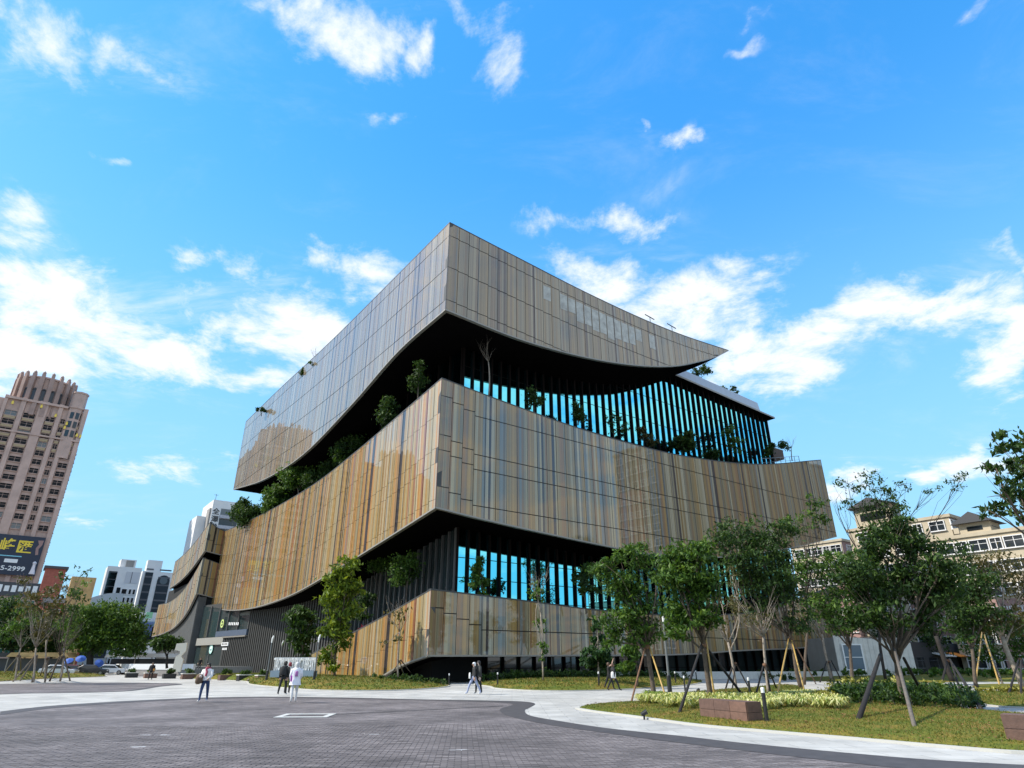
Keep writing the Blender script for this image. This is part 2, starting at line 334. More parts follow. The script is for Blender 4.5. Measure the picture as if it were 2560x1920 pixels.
def grass_mat():
    m = bpy.data.materials.new('lawn'); m.use_nodes = True; nt = m.node_tree; nd, lk = nt.nodes, nt.links; b = nd['Principled BSDF']
    g = nd.new('ShaderNodeNewGeometry')
    n1 = nd.new('ShaderNodeTexNoise'); n1.inputs['Scale'].default_value = .55; n1.inputs['Detail'].default_value = 7; n1.inputs['Roughness'].default_value = .65; lk.new(g.outputs['Position'], n1.inputs['Vector'])
    n2 = nd.new('ShaderNodeTexNoise'); n2.inputs['Scale'].default_value = 14; n2.inputs['Detail'].default_value = 5; lk.new(g.outputs['Position'], n2.inputs['Vector'])
    r = nd.new('ShaderNodeValToRGB'); e = r.color_ramp.elements
    e[0].position = .30; e[0].color = (.075, .115, .014, 1); e[1].position = .72; e[1].color = (.24, .135, .045, 1)
    x = e.new(.46); x.color = (.12, .135, .017, 1); x = e.new(.58); x.color = (.20, .155, .026, 1)
    lk.new(n1.outputs['Fac'], r.inputs[0])
    mr = nd.new('ShaderNodeMapRange'); mr.inputs[1].default_value = .3; mr.inputs[2].default_value = .7; mr.inputs[3].default_value = .55; mr.inputs[4].default_value = 1.3; lk.new(n2.outputs['Fac'], mr.inputs[0])
    s = nd.new('ShaderNodeVectorMath'); s.operation = 'SCALE'; lk.new(r.outputs[0], s.inputs[0]); lk.new(mr.outputs[0], s.inputs['Scale'])
    lk.new(s.outputs[0], b.inputs['Base Color']); b.inputs['Roughness'].default_value = .9; b.inputs['Specular IOR Level'].default_value = .2
    bp = nd.new('ShaderNodeBump'); bp.inputs['Strength'].default_value = .8; bp.inputs['Distance'].default_value = .05; lk.new(n2.outputs['Fac'], bp.inputs['Height']); lk.new(bp.outputs[0], b.inputs['Normal'])
    return m
M_lawn = grass_mat()

g0 = MB(); g0.face([(-1500, -300, -.012), (1500, -300, -.012), (1500, 2500, -.012), (-1500, 2500, -.012)]); tag(g0.build('ground', M_far), kind='structure')
# pale granite paths: one sheet under everything between the plaza and the library
ground_sheet('path', [Vector(p) for p in ((-90, 8, -.004), (90, 8, -.004), (140, 120, -.004), (60, 190, -.004), (-160, 190, -.004), (-160, 60, -.004))], M_conc, smooth=False)
# plaza of dark pavers; its edge follows the curved border stone
def open_smooth(P, k=6):
    out = []
    for i in range(len(P) - 1):
        p0, p1, p2, p3 = P[max(i - 1, 0)], P[i], P[i + 1], P[min(i + 2, len(P) - 1)]
        for j in range(k):
            t = j / k
            out.append(0.5 * ((2 * p1) + (p2 - p0) * t + (2 * p0 - 5 * p1 + 4 * p2 - p3) * t * t + (3 * p1 - p0 - 3 * p2 + p3) * t ** 3))
    return out + [P[-1]]
# dark border stone, widest where the edge turns back on itself
def strip_between(name, A, B, z, m):
    mb = MB()
    for i in range(len(A) - 1):
        mb.face([(A[i].x, A[i].y, z), (A[i + 1].x, A[i + 1].y, z), (B[i + 1].x, B[i + 1].y, z), (B[i].x, B[i].y, z)])
    o = mb.build(name, m); me = o.data; bm = bmesh.new(); bm.from_mesh(me); bmesh.ops.remove_doubles(bm, verts=bm.verts[:], dist=1e-4); bmesh.ops.recalc_face_normals(bm, faces=bm.faces[:])
    if sum(f.normal.z for f in bm.faces) < 0: bmesh.ops.reverse_faces(bm, faces=bm.faces[:])
    bm.to_mesh(me); bm.free(); return tag(o, kind='structure')
A = open_smooth([gp(x, y) for x, y in [(0, 1779), (150, 1763), (400, 1748.5), (620, 1742), (860, 1744), (1050, 1748.5), (1200, 1751), (1300, 1753.5), (1337, 1759), (1322, 1770), (1312, 1776), (1325, 1789), (1400, 1803), (1520, 1821), (1700, 1840), (1850, 1857), (2100, 1881), (2330, 1900), (2640, 1917)]])
Bq = open_smooth([gp(x, y) for x, y in [(0, 1788), (150, 1769), (400, 1752), (620, 1744.5), (860, 1746.5), (1050, 1751), (1180, 1754), (1262, 1757.5), (1282, 1762), (1256, 1770), (1250, 1778), (1275, 1791), (1360, 1810), (1480, 1828), (1640, 1850), (1850, 1876), (2100, 1905), (2330, 1928), (2640, 1950)]])
eW = [(a + b) / 2 for a, b in zip(A, Bq)]
first = eW[0] + (eW[0] - eW[6]).normalized() * 40; last = eW[-1] + (eW[-1] - eW[-7]).normalized() * 22
plaza = [first] + eW + [last] + [Vector((last.x, -12, 0)), Vector((first.x, -12, 0))]
ground_sheet('plaza', plaza, M_paver, smooth=False)
strip_between('border_stone', A, Bq, .006, M_strip)
# thin dark rib that crosses the plaza
A2 = open_smooth([gp(x, y) for x, y in [(770, 1788), (900, 1782), (1050, 1775), (1180, 1768), (1256, 1764)]]); B2 = open_smooth([gp(x, y) for x, y in [(770, 1790.5), (900, 1784), (1050, 1776.5), (1180, 1769.5), (1258, 1765.5)]])
strip_between('paving_rib', A2, B2, .005, M_strip)
# second, far paved tongue on the left with its dark rim
def rim_sheet(name, pts, m_in, rim, z):
    P = smooth_closed([gp(x, y, z) for x, y in pts], 5); ground_sheet(name, P, m_in, smooth=False)
    c = sum(P, Vector()) / len(P); Q = []
    n = len(P)
    for i in range(n):
        t = (P[(i + 1) % n] - P[i - 1]).normalized(); nn = Vector((t.y, -t.x, 0))
        if nn.dot(P[i] - c) < 0: nn = -nn
        Q.append(P[i] + nn * rim)
    strip_between('border_stone', P + [P[0]], Q + [Q[0]], z + .003, M_strip)
rim_sheet('plaza', [(-260, 1716), (100, 1709), (250, 1707), (380, 1708), (440, 1710.5), (380, 1717), (310, 1727), (200, 1731), (60, 1733), (-260, 1740)], M_paver, .5, .003)
rim_sheet('plaza', [(310, 1684), (360, 1683), (430, 1682), (480, 1685), (420, 1690), (360, 1691), (330, 1688)], M_paver, .5, .003)

# lawns: low mounds with a pale kerb
def lawn(pts, h, name='lawn', kerb=True, k=5, wpts=None):
    P = smooth_closed([gp(x, y, 0) for x, y in pts] if wpts is None else wpts, k); n = len(P); c = sum(P, Vector()) / n
    mb = MB(); rings = [(1.0, .03), (.97, .09), (.85, .09 + .45 * h), (.6, .09 + .85 * h), (.3, .09 + h), (0.02, .09 + h)]
    idx = []
    for s_, z_ in rings:
        i = len(mb.v); idx.append(i)
        for p in P: q = c + (p - c) * s_; mb.v.append((q.x, q.y, z_ + .04 * h * pnoise(Vector((q.x * .3, q.y * .3, 0)))))
    for a, b in zip(idx, idx[1:]):
        for j in range(n): mb.f.append((a + j, a + (j + 1) % n, b + (j + 1) % n, b + j)); mb.m.append(0); mb.uv.append(None)
    mb.f.append(tuple(idx[-1] + j for j in range(n))); mb.m.append(0); mb.uv.append(None)
    o = mb.build(name, M_lawn, smooth=True); me = o.data; bm = bmesh.new(); bm.from_mesh(me); bmesh.ops.recalc_face_normals(bm, faces=bm.faces[:])
    if sum(f.normal.z for f in bm.faces) < 0: bmesh.ops.reverse_faces(bm, faces=bm.faces[:])
    bm.to_mesh(me); bm.free(); tag(o, kind='structure')
    if kerb:
        kb = MB()
        for i in range(n):
            j = (i + 1) % n
            def off(p, d): v = (p - c); return p + v.normalized() * d
            a, b = off(P[i], .12), off(P[j], .12); a2, b2 = off(P[i], -.05), off(P[j], -.05); z = .05
            kb.face([(a.x, a.y, z), (b.x, b.y, z), (b2.x, b2.y, z), (a2.x, a2.y, z)]); kb.face([(a.x, a.y, -.003), (b.x, b.y, -.003), (b.x, b.y, z), (a.x, a.y, z)])
        ko = kb.build('kerb', MATS.setdefault('kerb_stone', mat('kerb_stone', (.46, .45, .41), rough=.8))); tag(ko, kind='structure')
    return P
LAWN_SIGN = lawn(None, .5, wpts=[gp(606, 1703), gp(625, 1711), gp(700, 1719), (gp(800, 1726)), gp(950, 1727), gp(1060, 1723), gp(1122, 1716), lw(-.2, -1.2), lw(-.6, 10), lw(-.6, 22), lw(-1, 32), lw(-3, 40), lw(-8, 44), lw(-12, 36)])
LAWN_MID = lawn(None, .35, wpts=[gp(1226, 1717), gp(1245, 1722), gp(1330, 1727), gp(1450, 1727.5), gp(1560, 1724), gp(1680, 1717), gp(1750, 1708), gp(1744, 1702), lw(27, -1.5), lw(14, -1.0), lw(4.5, -1.2)])
LAWN_FRONT = lawn([(1448, 1770), (1480, 1779), (1580, 1792), (1750, 1815), (1950, 1833), (2150, 1850), (2340, 1867), (2560, 1884), (2700, 1880), (2640, 1800), (2440, 1781), (2400, 1768), (2330, 1745), (2150, 1735), (2020, 1732), (1900, 1745), (1800, 1753), (1640, 1757), (1520, 1762)], .12)
LAWN_ISLE = lawn([(1690, 1741), (1720, 1748), (1800, 1752), (1880, 1750), (1960, 1738), (2010, 1722), (1960, 1715), (1880, 1725), (1780, 1732)], .1)
LAWN_R1 = lawn([(2420, 1745), (2470, 1764), (2600, 1772), (2760, 1772), (2760, 1735), (2560, 1732), (2450, 1733)], .06)
LAWN_R2 = lawn([(2430, 1719), (2460, 1724), (2600, 1728), (2760, 1727), (2760, 1713), (2560, 1712), (2450, 1713)], .05)
LAWN_R3 = lawn([(1990, 1700), (2100, 1706), (2300, 1708), (2420, 1706), (2700, 1704), (2700, 1688), (2300, 1688), (2000, 1690)], .25)
LAWN_LEFT = lawn([(-200, 1712), (0, 1704), (120, 1697), (200, 1694), (264, 1691), (240, 1687), (150, 1683), (60, 1681), (-200, 1681)], .35)
LAWN_BACK = lawn(None, .1, kerb=False, wpts=[gp(-300, 1677), gp(160, 1675), gp(120, 1671), gp(-300, 1671)])

# ------------------------------------------------------------------ the library
PAL_A = [(0.0, (.30, .185, .055)), (.12, (.335, .20, .055)), (.24, (.22, .18, .09)), (.36, (.36, .17, .038)), (.46, (.155, .165, .15)), (.54, (.32, .245, .12)), (.65, (.26, .15, .05)), (.75, (.022, .015, .013)), (.845, (.36, .28, .16)), (.93, (.24, .09, .04))]
PAL_B = [(0.0, (.27, .185, .075)), (.15, (.31, .19, .06)), (.29, (.22, .18, .105)), (.43, (.27, .145, .055)), (.53, (.165, .17, .155)), (.60, (.33, .265, .15)), (.71, (.21, .135, .07)), (.79, (.040, .025, .022)), (.87, (.37, .315, .21)), (.94, (.15, .125, .09))]
PAL_C = [(0.0, (.23, .175, .105)), (.16, (.26, .185, .10)), (.31, (.205, .175, .125)), (.45, (.235, .16, .09)), (.57, (.17, .17, .155)), (.65, (.27, .225, .15)), (.76, (.19, .14, .095)), (.85, (.075, .055, .05)), (.92, (.30, .265, .20)), (.97, (.17, .15, .12))]  # greyer for the upper bands: sky reflection put into the colour
M_cl_L, M_cl_R = stripe_mat('cladding_left', PAL_A, 300.0, 3.3), stripe_mat('cladding_right', PAL_B, 40.0, 3.3)
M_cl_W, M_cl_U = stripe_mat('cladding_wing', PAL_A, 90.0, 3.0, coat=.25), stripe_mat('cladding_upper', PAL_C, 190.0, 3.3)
M_back = mat('cladding_subframe', (.012, .012, .012), rough=.9)
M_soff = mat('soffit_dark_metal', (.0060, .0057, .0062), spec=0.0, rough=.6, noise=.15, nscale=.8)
M_trim = mat('edge_trim_metal', (.30, .28, .25), rough=.45, metal=.3)
M_cap = mat('dark_coping', (.05, .05, .05), rough=.5)
M_glass = mat('coated_glass', (.19, .76, .86), rough=.012, metal=1.0)
M_gdark = mat('dark_glass', (.03, .045, .045), rough=.03, spec=.8)
M_fin = mat('bronze_fin', (.014, .010, .009), rough=.6, spec=.05)
M_finl = mat('grey_fin', (.13, .125, .12), rough=.5)
M_rib = mat('ribbed_cladding', (.055, .055, .052), rough=.5, noise=.12, nscale=2)
M_wall = mat('wing_cladding', (.075, .078, .078), rough=.55, noise=.12, nscale=1.2)
M_core = mat('core_dark', (.012, .013, .014), rough=.9)
M_roofm = mat('roof_metal', (.42, .46, .52), rough=.4, metal=.2)
LIB = thing('library', 'large library with stacked curved bands of striped bronze cladding and dark soffits', 'library', LC, GANG)
MODULE = 1.35
class Face:
    "a vertical facade plane of the library: s along it, d outward"
    def __init__(self, o, dr, n): self.o, self.dr, self.n = Vector((*o, 0)), Vector((*dr, 0)), Vector((*n, 0))
    def p(self, s, z, d=0.0): q = self.o + self.dr * s + self.n * d; return Vector((q.x, q.y, z))
FR = Face((0, 0), (1, 0), (0, -1)); FL = Face((0, 0), (0, 1), (-1, 0)); FW = Face((-3, 83.6), (0, 1), (-1, 0)); FT = Face((-3, 83.6), (1, 0), (0, -1))
PANELS = []
def band(name, face, top, bot, S0, S1, joints, mode, m, label=None, inset=6.0, mitre0=True, step=MODULE, floor=True, corner_step=0, soffit=True, thick=.5, hgap=.042, dep=None, vgap=.026):
    ft, fb = curve(top), curve(bot); n = max(1, round((S1 - S0) / step)); w = (S1 - S0) / n
    bk = MB(); core = []
    K = 4
    for i in range(n * K):
        a, b = S0 + w * i / K, S0 + w * (i + 1) / K
        za0, za1, zb0, zb1 = fb(a), ft(a), fb(b), ft(b)
        if za1 < za0: za0 = za1 = (za0 + za1) / 2
        if zb1 < zb0: zb0 = zb1 = (zb0 + zb1) / 2
        P, D = face.p, .06
        bk.face([P(a, za0 + .03, -D), P(b, zb0 + .03, -D), P(b, zb1 - .03, -D), P(a, za1 - .03, -D)], 0)              # backing
        bk.face([P(a, za1, .02), P(b, zb1, .02), P(b, zb1, -thick), P(a, za1, -thick)], 2)                          # coping
        bk.face([P(a, za1 - .13, .02), P(b, zb1 - .13, .02), P(b, zb1, .02), P(a, za1, .02)], 2)
        bk.face([P(b, zb0, -thick), P(a, za0, -thick), P(a, za1, -thick), P(b, zb1, -thick)], 0)                    # back of the parapet
        bk.face([P(a, za0 - .10, .03), P(b, zb0 - .10, .03), P(b, zb0 + .05, .03), P(a, za0 + .05, .03)], 3)        # light drip edge
        bk.face([P(b, zb0 - .10, .03), P(a, za0 - .10, .03), P(a, za0 - .10, -.35), P(b, zb0 - .10, -.35)], 3)
        if soffit:
            def inn(s):
                return (inset + (s - S0) * (S1 - S0 - inset) / (S1 - S0)) + S0 if mitre0 else s
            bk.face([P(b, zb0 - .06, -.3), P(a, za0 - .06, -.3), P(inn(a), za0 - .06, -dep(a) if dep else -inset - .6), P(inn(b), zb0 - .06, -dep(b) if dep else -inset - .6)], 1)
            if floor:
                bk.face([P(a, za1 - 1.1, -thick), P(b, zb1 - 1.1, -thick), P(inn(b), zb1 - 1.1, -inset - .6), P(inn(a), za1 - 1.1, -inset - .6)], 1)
    # end cap
    P = face.p
    for s_, sg in ((S0, 1), (S1, -1)):
        q = [P(s_, fb(s_), .02), P(s_, ft(s_), .02), P(s_, ft(s_), -thick), P(s_, fb(s_), -thick)]
        if ft(s_) - fb(s_) > .3: bk.face(q if sg < 0 else q[::-1], 2)
    o = bk.build(name, [M_back, M_soff, M_cap, M_trim], LIB)
    if label: o['label'] = label
    for i in range(n):
        a, b = S0 + w * i + vgap, S0 + w * (i + 1) - vgap; c = (a + b) / 2
        if mode == 'level': js = [z + (.42 * (corner_step - i) if i < corner_step else 0) for z in joints]
        elif mode == 'top': js = sorted(ft(c) - z for z in joints)
        else: js = sorted(fb(c) + z for z in joints)
        js = [-99] + js + [999]
        for z0, z1 in zip(js, js[1:]):
            la, lb = max(z0 + hgap, fb(a) + .04), max(z0 + hgap, fb(b) + .04); ua, ub = min(z1 - hgap, ft(a) - .10), min(z1 - hgap, ft(b) - .10)
            if ua - la < .05 and ub - lb < .05: continue
            if ua < la: ua = la = (ua + la) / 2
            if ub < lb: ub = lb = (ub + lb) / 2
            PANELS.append((o, face, a, b, la, lb, ua, ub, m))
    return o
def panel_mesh(mb, face, a, b, la, lb, ua, ub, rn):
    # each pane sits a hair out of true, so reflections break at every joint
    tx, tz, t0 = rn.uniform(-.0035, .0035), rn.uniform(-.0030, .0030), rn.uniform(0, .006)
    zc, sc_ = (la + ua) / 2, (a + b) / 2
    def P(s, z, back=False): return face.p(s, z, -.05 if back else t0 + tx * (s - sc_) + tz * (z - zc))
    F = [(a, la), (b, lb), (b, ub), (a, ua)]
    mb.face([P(*q) for q in F], 0, [(s, z) for s, z in F])
    for i in range(4):
        p, q = F[i], F[(i + 1) % 4]
        mb.face([P(*q), P(*p), P(*p, True), P(*q, True)], 1, [q, p, p, q])
M_edge = mat('panel_edge', (.05, .045, .04), rough=.5)
TOP_R = [(0, 47.5), (10, 46.75), (20, 46.05), (31, 45.7), (39.5, 45.85), (51.3, 46.75)]
BOT_R = [(0, 36.0), (9.8, 35.6), (17.7, 36.05), (25, 37.0), (32, 38.45), (38.2, 40.3), (43.4, 42.5), (47.6, 44.5), (51.3, 46.7)]
TOP_L = [(0, 47.5), (12, 47.4), (35, 47.35), (60, 48.1), (83, 48.4)]
BOT_L = [(0, 36.0), (10.4, 35.5), (23.7, 32.9), (40.9, 30.5), (60, 30.9), (83, 33.7)]
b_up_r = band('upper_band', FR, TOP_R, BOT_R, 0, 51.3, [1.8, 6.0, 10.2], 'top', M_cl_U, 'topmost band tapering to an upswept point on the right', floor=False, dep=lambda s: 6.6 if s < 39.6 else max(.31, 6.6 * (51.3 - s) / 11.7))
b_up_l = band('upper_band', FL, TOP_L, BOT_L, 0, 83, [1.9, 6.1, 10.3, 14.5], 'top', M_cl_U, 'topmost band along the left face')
MT_R = [(0, 28.0), (8, 27.3), (19, 26.6), (31, 26.5), (38, 26.8), (53.8, 28.6), (73.2, 32.8)]
MB_R = [(0, 14.8), (5, 14.4), (14, 13.85), (24.5, 13.36), (29, 13.22), (38.3, 13.65), (61, 17.3), (73.2, 20.1)]
MT_L = [(0, 28.0), (9, 26.9), (19.4, 25.7), (32.3, 24.55), (49.3, 24.3), (66, 24.7), (83.6, 25.5)]
MB_L = [(0, 14.8), (10.5, 13.3), (24, 11.5), (37.5, 10.0), (53.6, 9.4), (68, 9.8), (83.6, 11.2)]
b_mi_r = band('middle_band', FR, MT_R, MB_R, 0, 73.2, [15.55, 19.15, 20.7, 24.8], 'level', M_cl_R, 'middle band on the right face', corner_step=3)
b_mi_l = band('middle_band', FL, MT_L, MB_L, 0, 83.6, [.85, 4.4, 5.95, 9.5, 13.1], 'bot', M_cl_L, 'middle band on the left face', hgap=.016, vgap=.035)
LT_R = [(0, 7.6), (9.8, 7.2), (21, 6.72), (32, 6.7), (42, 7.2), (47.8, 7.75), (61, 10.4), (70, 12.4)]
LB_R = [(0, 2.2), (14.6, 2.3), (33, 2.55), (42.7, 3.0), (61, 3.8), (70, 5.0)]
LT_L = [(0, 7.6), (9.9, 5.7), (19.5, 4.0), (28.7, 2.46), (38, .9)]
LB_L = [(0, 2.2), (5, 1.4), (8.5, .5), (11, -.1), (38, -.3)]
b_lo_r = band('lower_band', FR, LT_R, LB_R, 0, 70, [4.35], 'level', M_cl_R, 'lowest band on the right face above the ground floor glass', corner_step=4, inset=5.0)
b_lo_l = band('lower_band', FL, LT_L, LB_L, 0, 36, [3.2], 'top', M_cl_L, 'lowest band sloping down to the lawn on the left face', inset=5.0, floor=True, hgap=.014, vgap=.03)
# the wing beyond the left face: two bands round its corner with a dark gap between
b_w1 = band('wing_band', FT, [(0, 26.9), (1.5, 26.0), (3, 25.5)], [(0, 21.4), (3, 20.9)], 0, 3, [3.0], 'top', M_cl_W, None, mitre0=False, inset=1.0, step=1.5)
b_w2 = band('wing_band', FW, [(0, 26.9), (3, 26.3), (11, 24.6), (19, 23.5), (30, 22.8)], [(0, 21.4), (10, 18.9), (19, 17.6), (30, 17.0)], 0, 30, [3.0], 'top', M_cl_W, 'upper band of the far left wing', inset=4.0)
b_w3 = band('wing_band', FT, [(0, 20.1), (3, 19.3)], [(0, 13.6), (3, 13.0)], 0, 3, [3.2], 'top', M_cl_W, None, mitre0=False, inset=1.0, step=1.5)
b_w4 = band('wing_band', FW, [(0, 20.1), (7, 17.1), (14.5, 15.0), (26, 13.9), (40, 14.2)], [(0, 13.6), (4.5, 10.9), (13.4, 8.5), (25, 7.5), (40, 7.2)], 0, 40, [3.2], 'top', M_cl_W, 'lower band of the far left wing', inset=4.0)
# hand out the panels: the 300 that show largest are parts, the rest one joined part
def panel_area(t):
    o, face, a, b, la, lb, ua, ub, m = t
    q = [px_of(LIB_M @ face.p(s, z)) for s, z in ((a, la), (b, lb), (b, ub), (a, ua))]
    ar = 0
    for i in range(4): x0, y0 = q[i]; x1, y1 = q[(i + 1) % 4]; ar += x0 * y1 - x1 * y0
    return abs(ar) / 2
LIB_M = Matrix.Translation(LC) @ Matrix.Rotation(GANG, 4, 'Z')
order = sorted(range(len(PANELS)), key=lambda i: -panel_area(PANELS[i])); big = set(order[:296])
rest = MB(); rest_m = []; prn = random.Random(11)
for i, (o, face, a, b, la, lb, ua, ub, m) in enumerate(PANELS):
    if i in big:
        mb = MB(); panel_mesh(mb, face, a, b, la, lb, ua, ub, prn); mb.build('panel', [m, M_edge], o)
    else:
        k = len(rest.f); panel_mesh(rest, face, a, b, la, lb, ua, ub, prn)
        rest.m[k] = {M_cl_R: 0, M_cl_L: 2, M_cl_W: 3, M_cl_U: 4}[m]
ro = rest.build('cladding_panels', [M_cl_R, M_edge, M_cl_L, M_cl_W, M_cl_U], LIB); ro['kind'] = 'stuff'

# glazed storeys set back behind the bands, bronze fins in front of every joint
G = 6.0
def glazing(face_fn, s0, s1, zlo, zhi, fin_d=.27, fin_w=.2, fm=None, bars=(), gm=None, step=MODULE):
    n = round((s1 - s0) / step); w = (s1 - s0) / n; P = face_fn; rn = random.Random(3)
    for i in range(n):
        a, b = s0 + w * i, s0 + w * (i + 1); mb = MB()
        tx, tz = rn.uniform(-.004, .004), rn.uniform(-.0012, .0012)
        za, zb, ta, tb = zlo(a), zlo(b), zhi(a), zhi(b); zc = (za + ta) / 2
        if ta - za < .4: continue
        f = lambda s, z: P(s, z, tx * (s - a) + tz * (z - zc))
        mb.face([f(a + .02, za), f(b - .02, zb), f(b - .02, tb), f(a + .02, ta)], 0)
        for z in bars:
            if za < z < ta: mb.face([P(a, z, .03), P(b, z, .03), P(b, z + .07, .03), P(a, z + .07, .03)], 1); mb.face([P(b, z, 0), P(a, z, 0), P(a, z, .03), P(b, z, .03)][::-1], 1)
        mb.build('glass_pane', [gm or M_glass, M_fin], LIB)
    for i in range(n + 1):
        a = s0 + w * i; mb = MB(); za, ta = zlo(a) - .1, zhi(a) + .1
        if ta - za < .6: continue
        q = [(a - fin_w / 2, .015), (a + fin_w / 2, .015), (a + fin_w / 2, fin_d), (a - fin_w / 2, fin_d)]
        lo = [P(s, za, d) for s, d in q]; hi = [P(s, ta, d) for s, d in q]
        for k in range(4): j = (k + 1) % 4; mb.face([lo[j], lo[k], hi[k], hi[j]], 0)
        mb.face(lo, 0); mb.face(hi[::-1], 0)
        mb.build('fin', fm or M_fin, LIB)
cur = dict(mtR=curve(MT_R), mbR=curve(MB_R), mtL=curve(MT_L), mbL=curve(MB_L), tbR=curve(BOT_R), tbL=curve(BOT_L), ltR=curve(LT_R), ltL=curve(LT_L), lbR=curve(LB_R))
GR = lambda s, z, d=0.0: Vector((s, G + .3 - d, z)); GL = lambda s, z, d=0.0: Vector((G + .3 - d, s, z))
inv = lambda s, S: (s - G) * S / (S - G)                       # glass station -> band station (soffits are mitred)
ROOF_Z = lambda s: 42.9 - (s - 42) * .048
up_hi = lambda s: min(cur['tbR'](min(51.3, inv(s, 51.3))), ROOF_Z(s)) if s < 46 else ROOF_Z(s)
glazing(GR, G + .3, 69.3, lambda s: cur['mtR'](inv(s, 73.2)) - 1.2, lambda s: up_hi(s) + .25, bars=(29.6, 33.6, 37.6))
glazing(GL, G + .3, 82, lambda s: cur['mtL'](inv(s, 83.6)) - 1.2, lambda s: cur['tbL'](inv(s, 83)) + .2, bars=(), step=2.7)
glazing(GR, G + .3, 68.5, lambda s: cur['ltR'](inv(s, 70)) - 1.2, lambda s: cur['mbR'](inv(s, 73.2)) + .2, bars=(7.6, 9.6, 11.6))
glazing(GL, G + .3, 34, lambda s: max(.6, cur['ltL'](min(36, inv(s, 36))) - 1.2), lambda s: cur['mbL'](inv(s, 83.6)) + .2, bars=(4, 8), fm=M_finl, gm=M_gdark)
# ground floor glass under the lowest band
GF = lambda s, z, d=0.0: Vector((s, 4.6 - d, z))
glazing(GF, 9, 67, lambda s: .02, lambda s: cur['lbR'](s) + .1, fin_d=.25, gm=M_gdark, bars=(1.1,), step=2.0)
# solid core behind the glass
mb = MB(); mb.box(G + .6, 69, G + .6, 80, 0, 40.3); mb.box(12, 41, 12, 80, 40.3, 46.5); mb.box(3.2, 9, 4.9, 9, 0, 4.5); mb.box(8, 66, 4.9, 7, 0, 5.5); mb.box(-2, 9, 84, 120, 1.2, 16.8)
mb.build('core', M_core, LIB)
# roof of the top volume with its blunt inner edge, and the flat roof over the glazed end
rf = MB(); plan = [(0.3, .3), (46.5, .3), (41.9, 5.0), (30, 40), (30, 82.7), (.3, 82.7)]
zr = lambda x, y: 44.6
rf.face([(x, y, 44.9) for x, y in plan], 0)
tip = [(51.3, 0), (48.5, 1.5), (45.5, 3.3), (42.4, 5.0)]
for (x0, y0), (x1, y1) in zip(tip, tip[1:]):
    f = lambda x: cur['tbR'](x) ; g = curve(TOP_R)
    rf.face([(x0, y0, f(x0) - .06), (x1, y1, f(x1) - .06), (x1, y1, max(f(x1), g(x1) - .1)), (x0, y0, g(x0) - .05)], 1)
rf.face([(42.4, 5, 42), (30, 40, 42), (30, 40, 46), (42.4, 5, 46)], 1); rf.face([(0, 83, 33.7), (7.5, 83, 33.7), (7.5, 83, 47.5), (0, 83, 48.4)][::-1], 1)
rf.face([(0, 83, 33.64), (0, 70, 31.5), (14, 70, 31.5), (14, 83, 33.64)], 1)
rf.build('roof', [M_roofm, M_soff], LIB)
sl = MB()
x0, x1 = 41.6, 70.2
def zs(x): return 42.55 - (x - 42.4) * .045
for xa, xb in ((x0, 55), (55, x1)):
    sl.face([(xa, 5, zs(xa)), (xb, 5, zs(xb)), (xb, 5, zs(xb) - .28), (xa, 5, zs(xa) - .28)][::-1], 0)
    sl.face([(xa, 5, zs(xa)), (xb, 5, zs(xb)), (xb, 9, zs(xb) + .1), (xa, 9, zs(xa) + .1)], 0)
    sl.face([(xa, 5, zs(xa) - .28), (xb, 5, zs(xb) - .28), (xb, 9, zs(xb) + .3), (xa, 9, zs(xa) + .3)][::-1], 1)
sl.face([(x1, 5, zs(x1) - .28), (x1, 30, zs(x1) - .28), (x1, 30, zs(x1)), (x1, 5, zs(x1))], 0); sl.face([(x1, 5, zs(x1) - .28), (69, 6, zs(x1) - .2), (69, 30, zs(x1) - .2), (x1, 30, zs(x1) - .28)], 1)
sl.face([(41, 9, zs(41) + .1), (x1, 9, zs(x1) + .1), (x1, 60, zs(x1) + .1), (30, 60, zs(41) + .1)], 0)
sl.build('roof_slab', [M_trim, M_soff], LIB)
bl = MB()
for i in range(19):
    a, b = 43.0 + i * 1.35, 43.0 + (i + 1) * 1.35 - .03
    m_ = MB(); m_.face([(a, 6.4, zs(a) + .05), (b, 6.4, zs(b) + .05), (b, 6.9, zs(b) + 2.9), (a, 6.9, zs(a) + 2.9)]); m_.face([(b, 6.45, zs(b) + .05), (a, 6.45, zs(a) + .05), (a, 6.95, zs(a) + 2.9), (b, 6.95, zs(b) + 2.9)])
    m_.build('roof_parapet_panel', M_roofm, LIB)
# terrace railing and planter box at the glazed right end
rl = MB()
ter = lambda x: cur['mtR'](x)
for i in range(9):
    x = 58.5 + i * 1.45; rl.box(x - .03, x + .03, 2.0, 2.06, ter(x) - 1, ter(x) + 1.25)
rl.beam((58.5, 2.03, ter(58.5) + 1.25), (70.1, 2.03, ter(70.1) + 1.25), .06); rl.beam((58.5, 2.03, ter(58.5) + .6), (70.1, 2.03, ter(70.1) + .6), .04)
rl.build('terrace_railing', mat('galvanised_rail', (.25, .27, .30), rough=.4, metal=.6), LIB)
bx = MB(); bx.box(69.35, 72.6, 6, 9.5, 34.2, 35.9); bx.build('balcony_box', mat('brown_balcony', (.085, .05, .035), rough=.6), LIB)
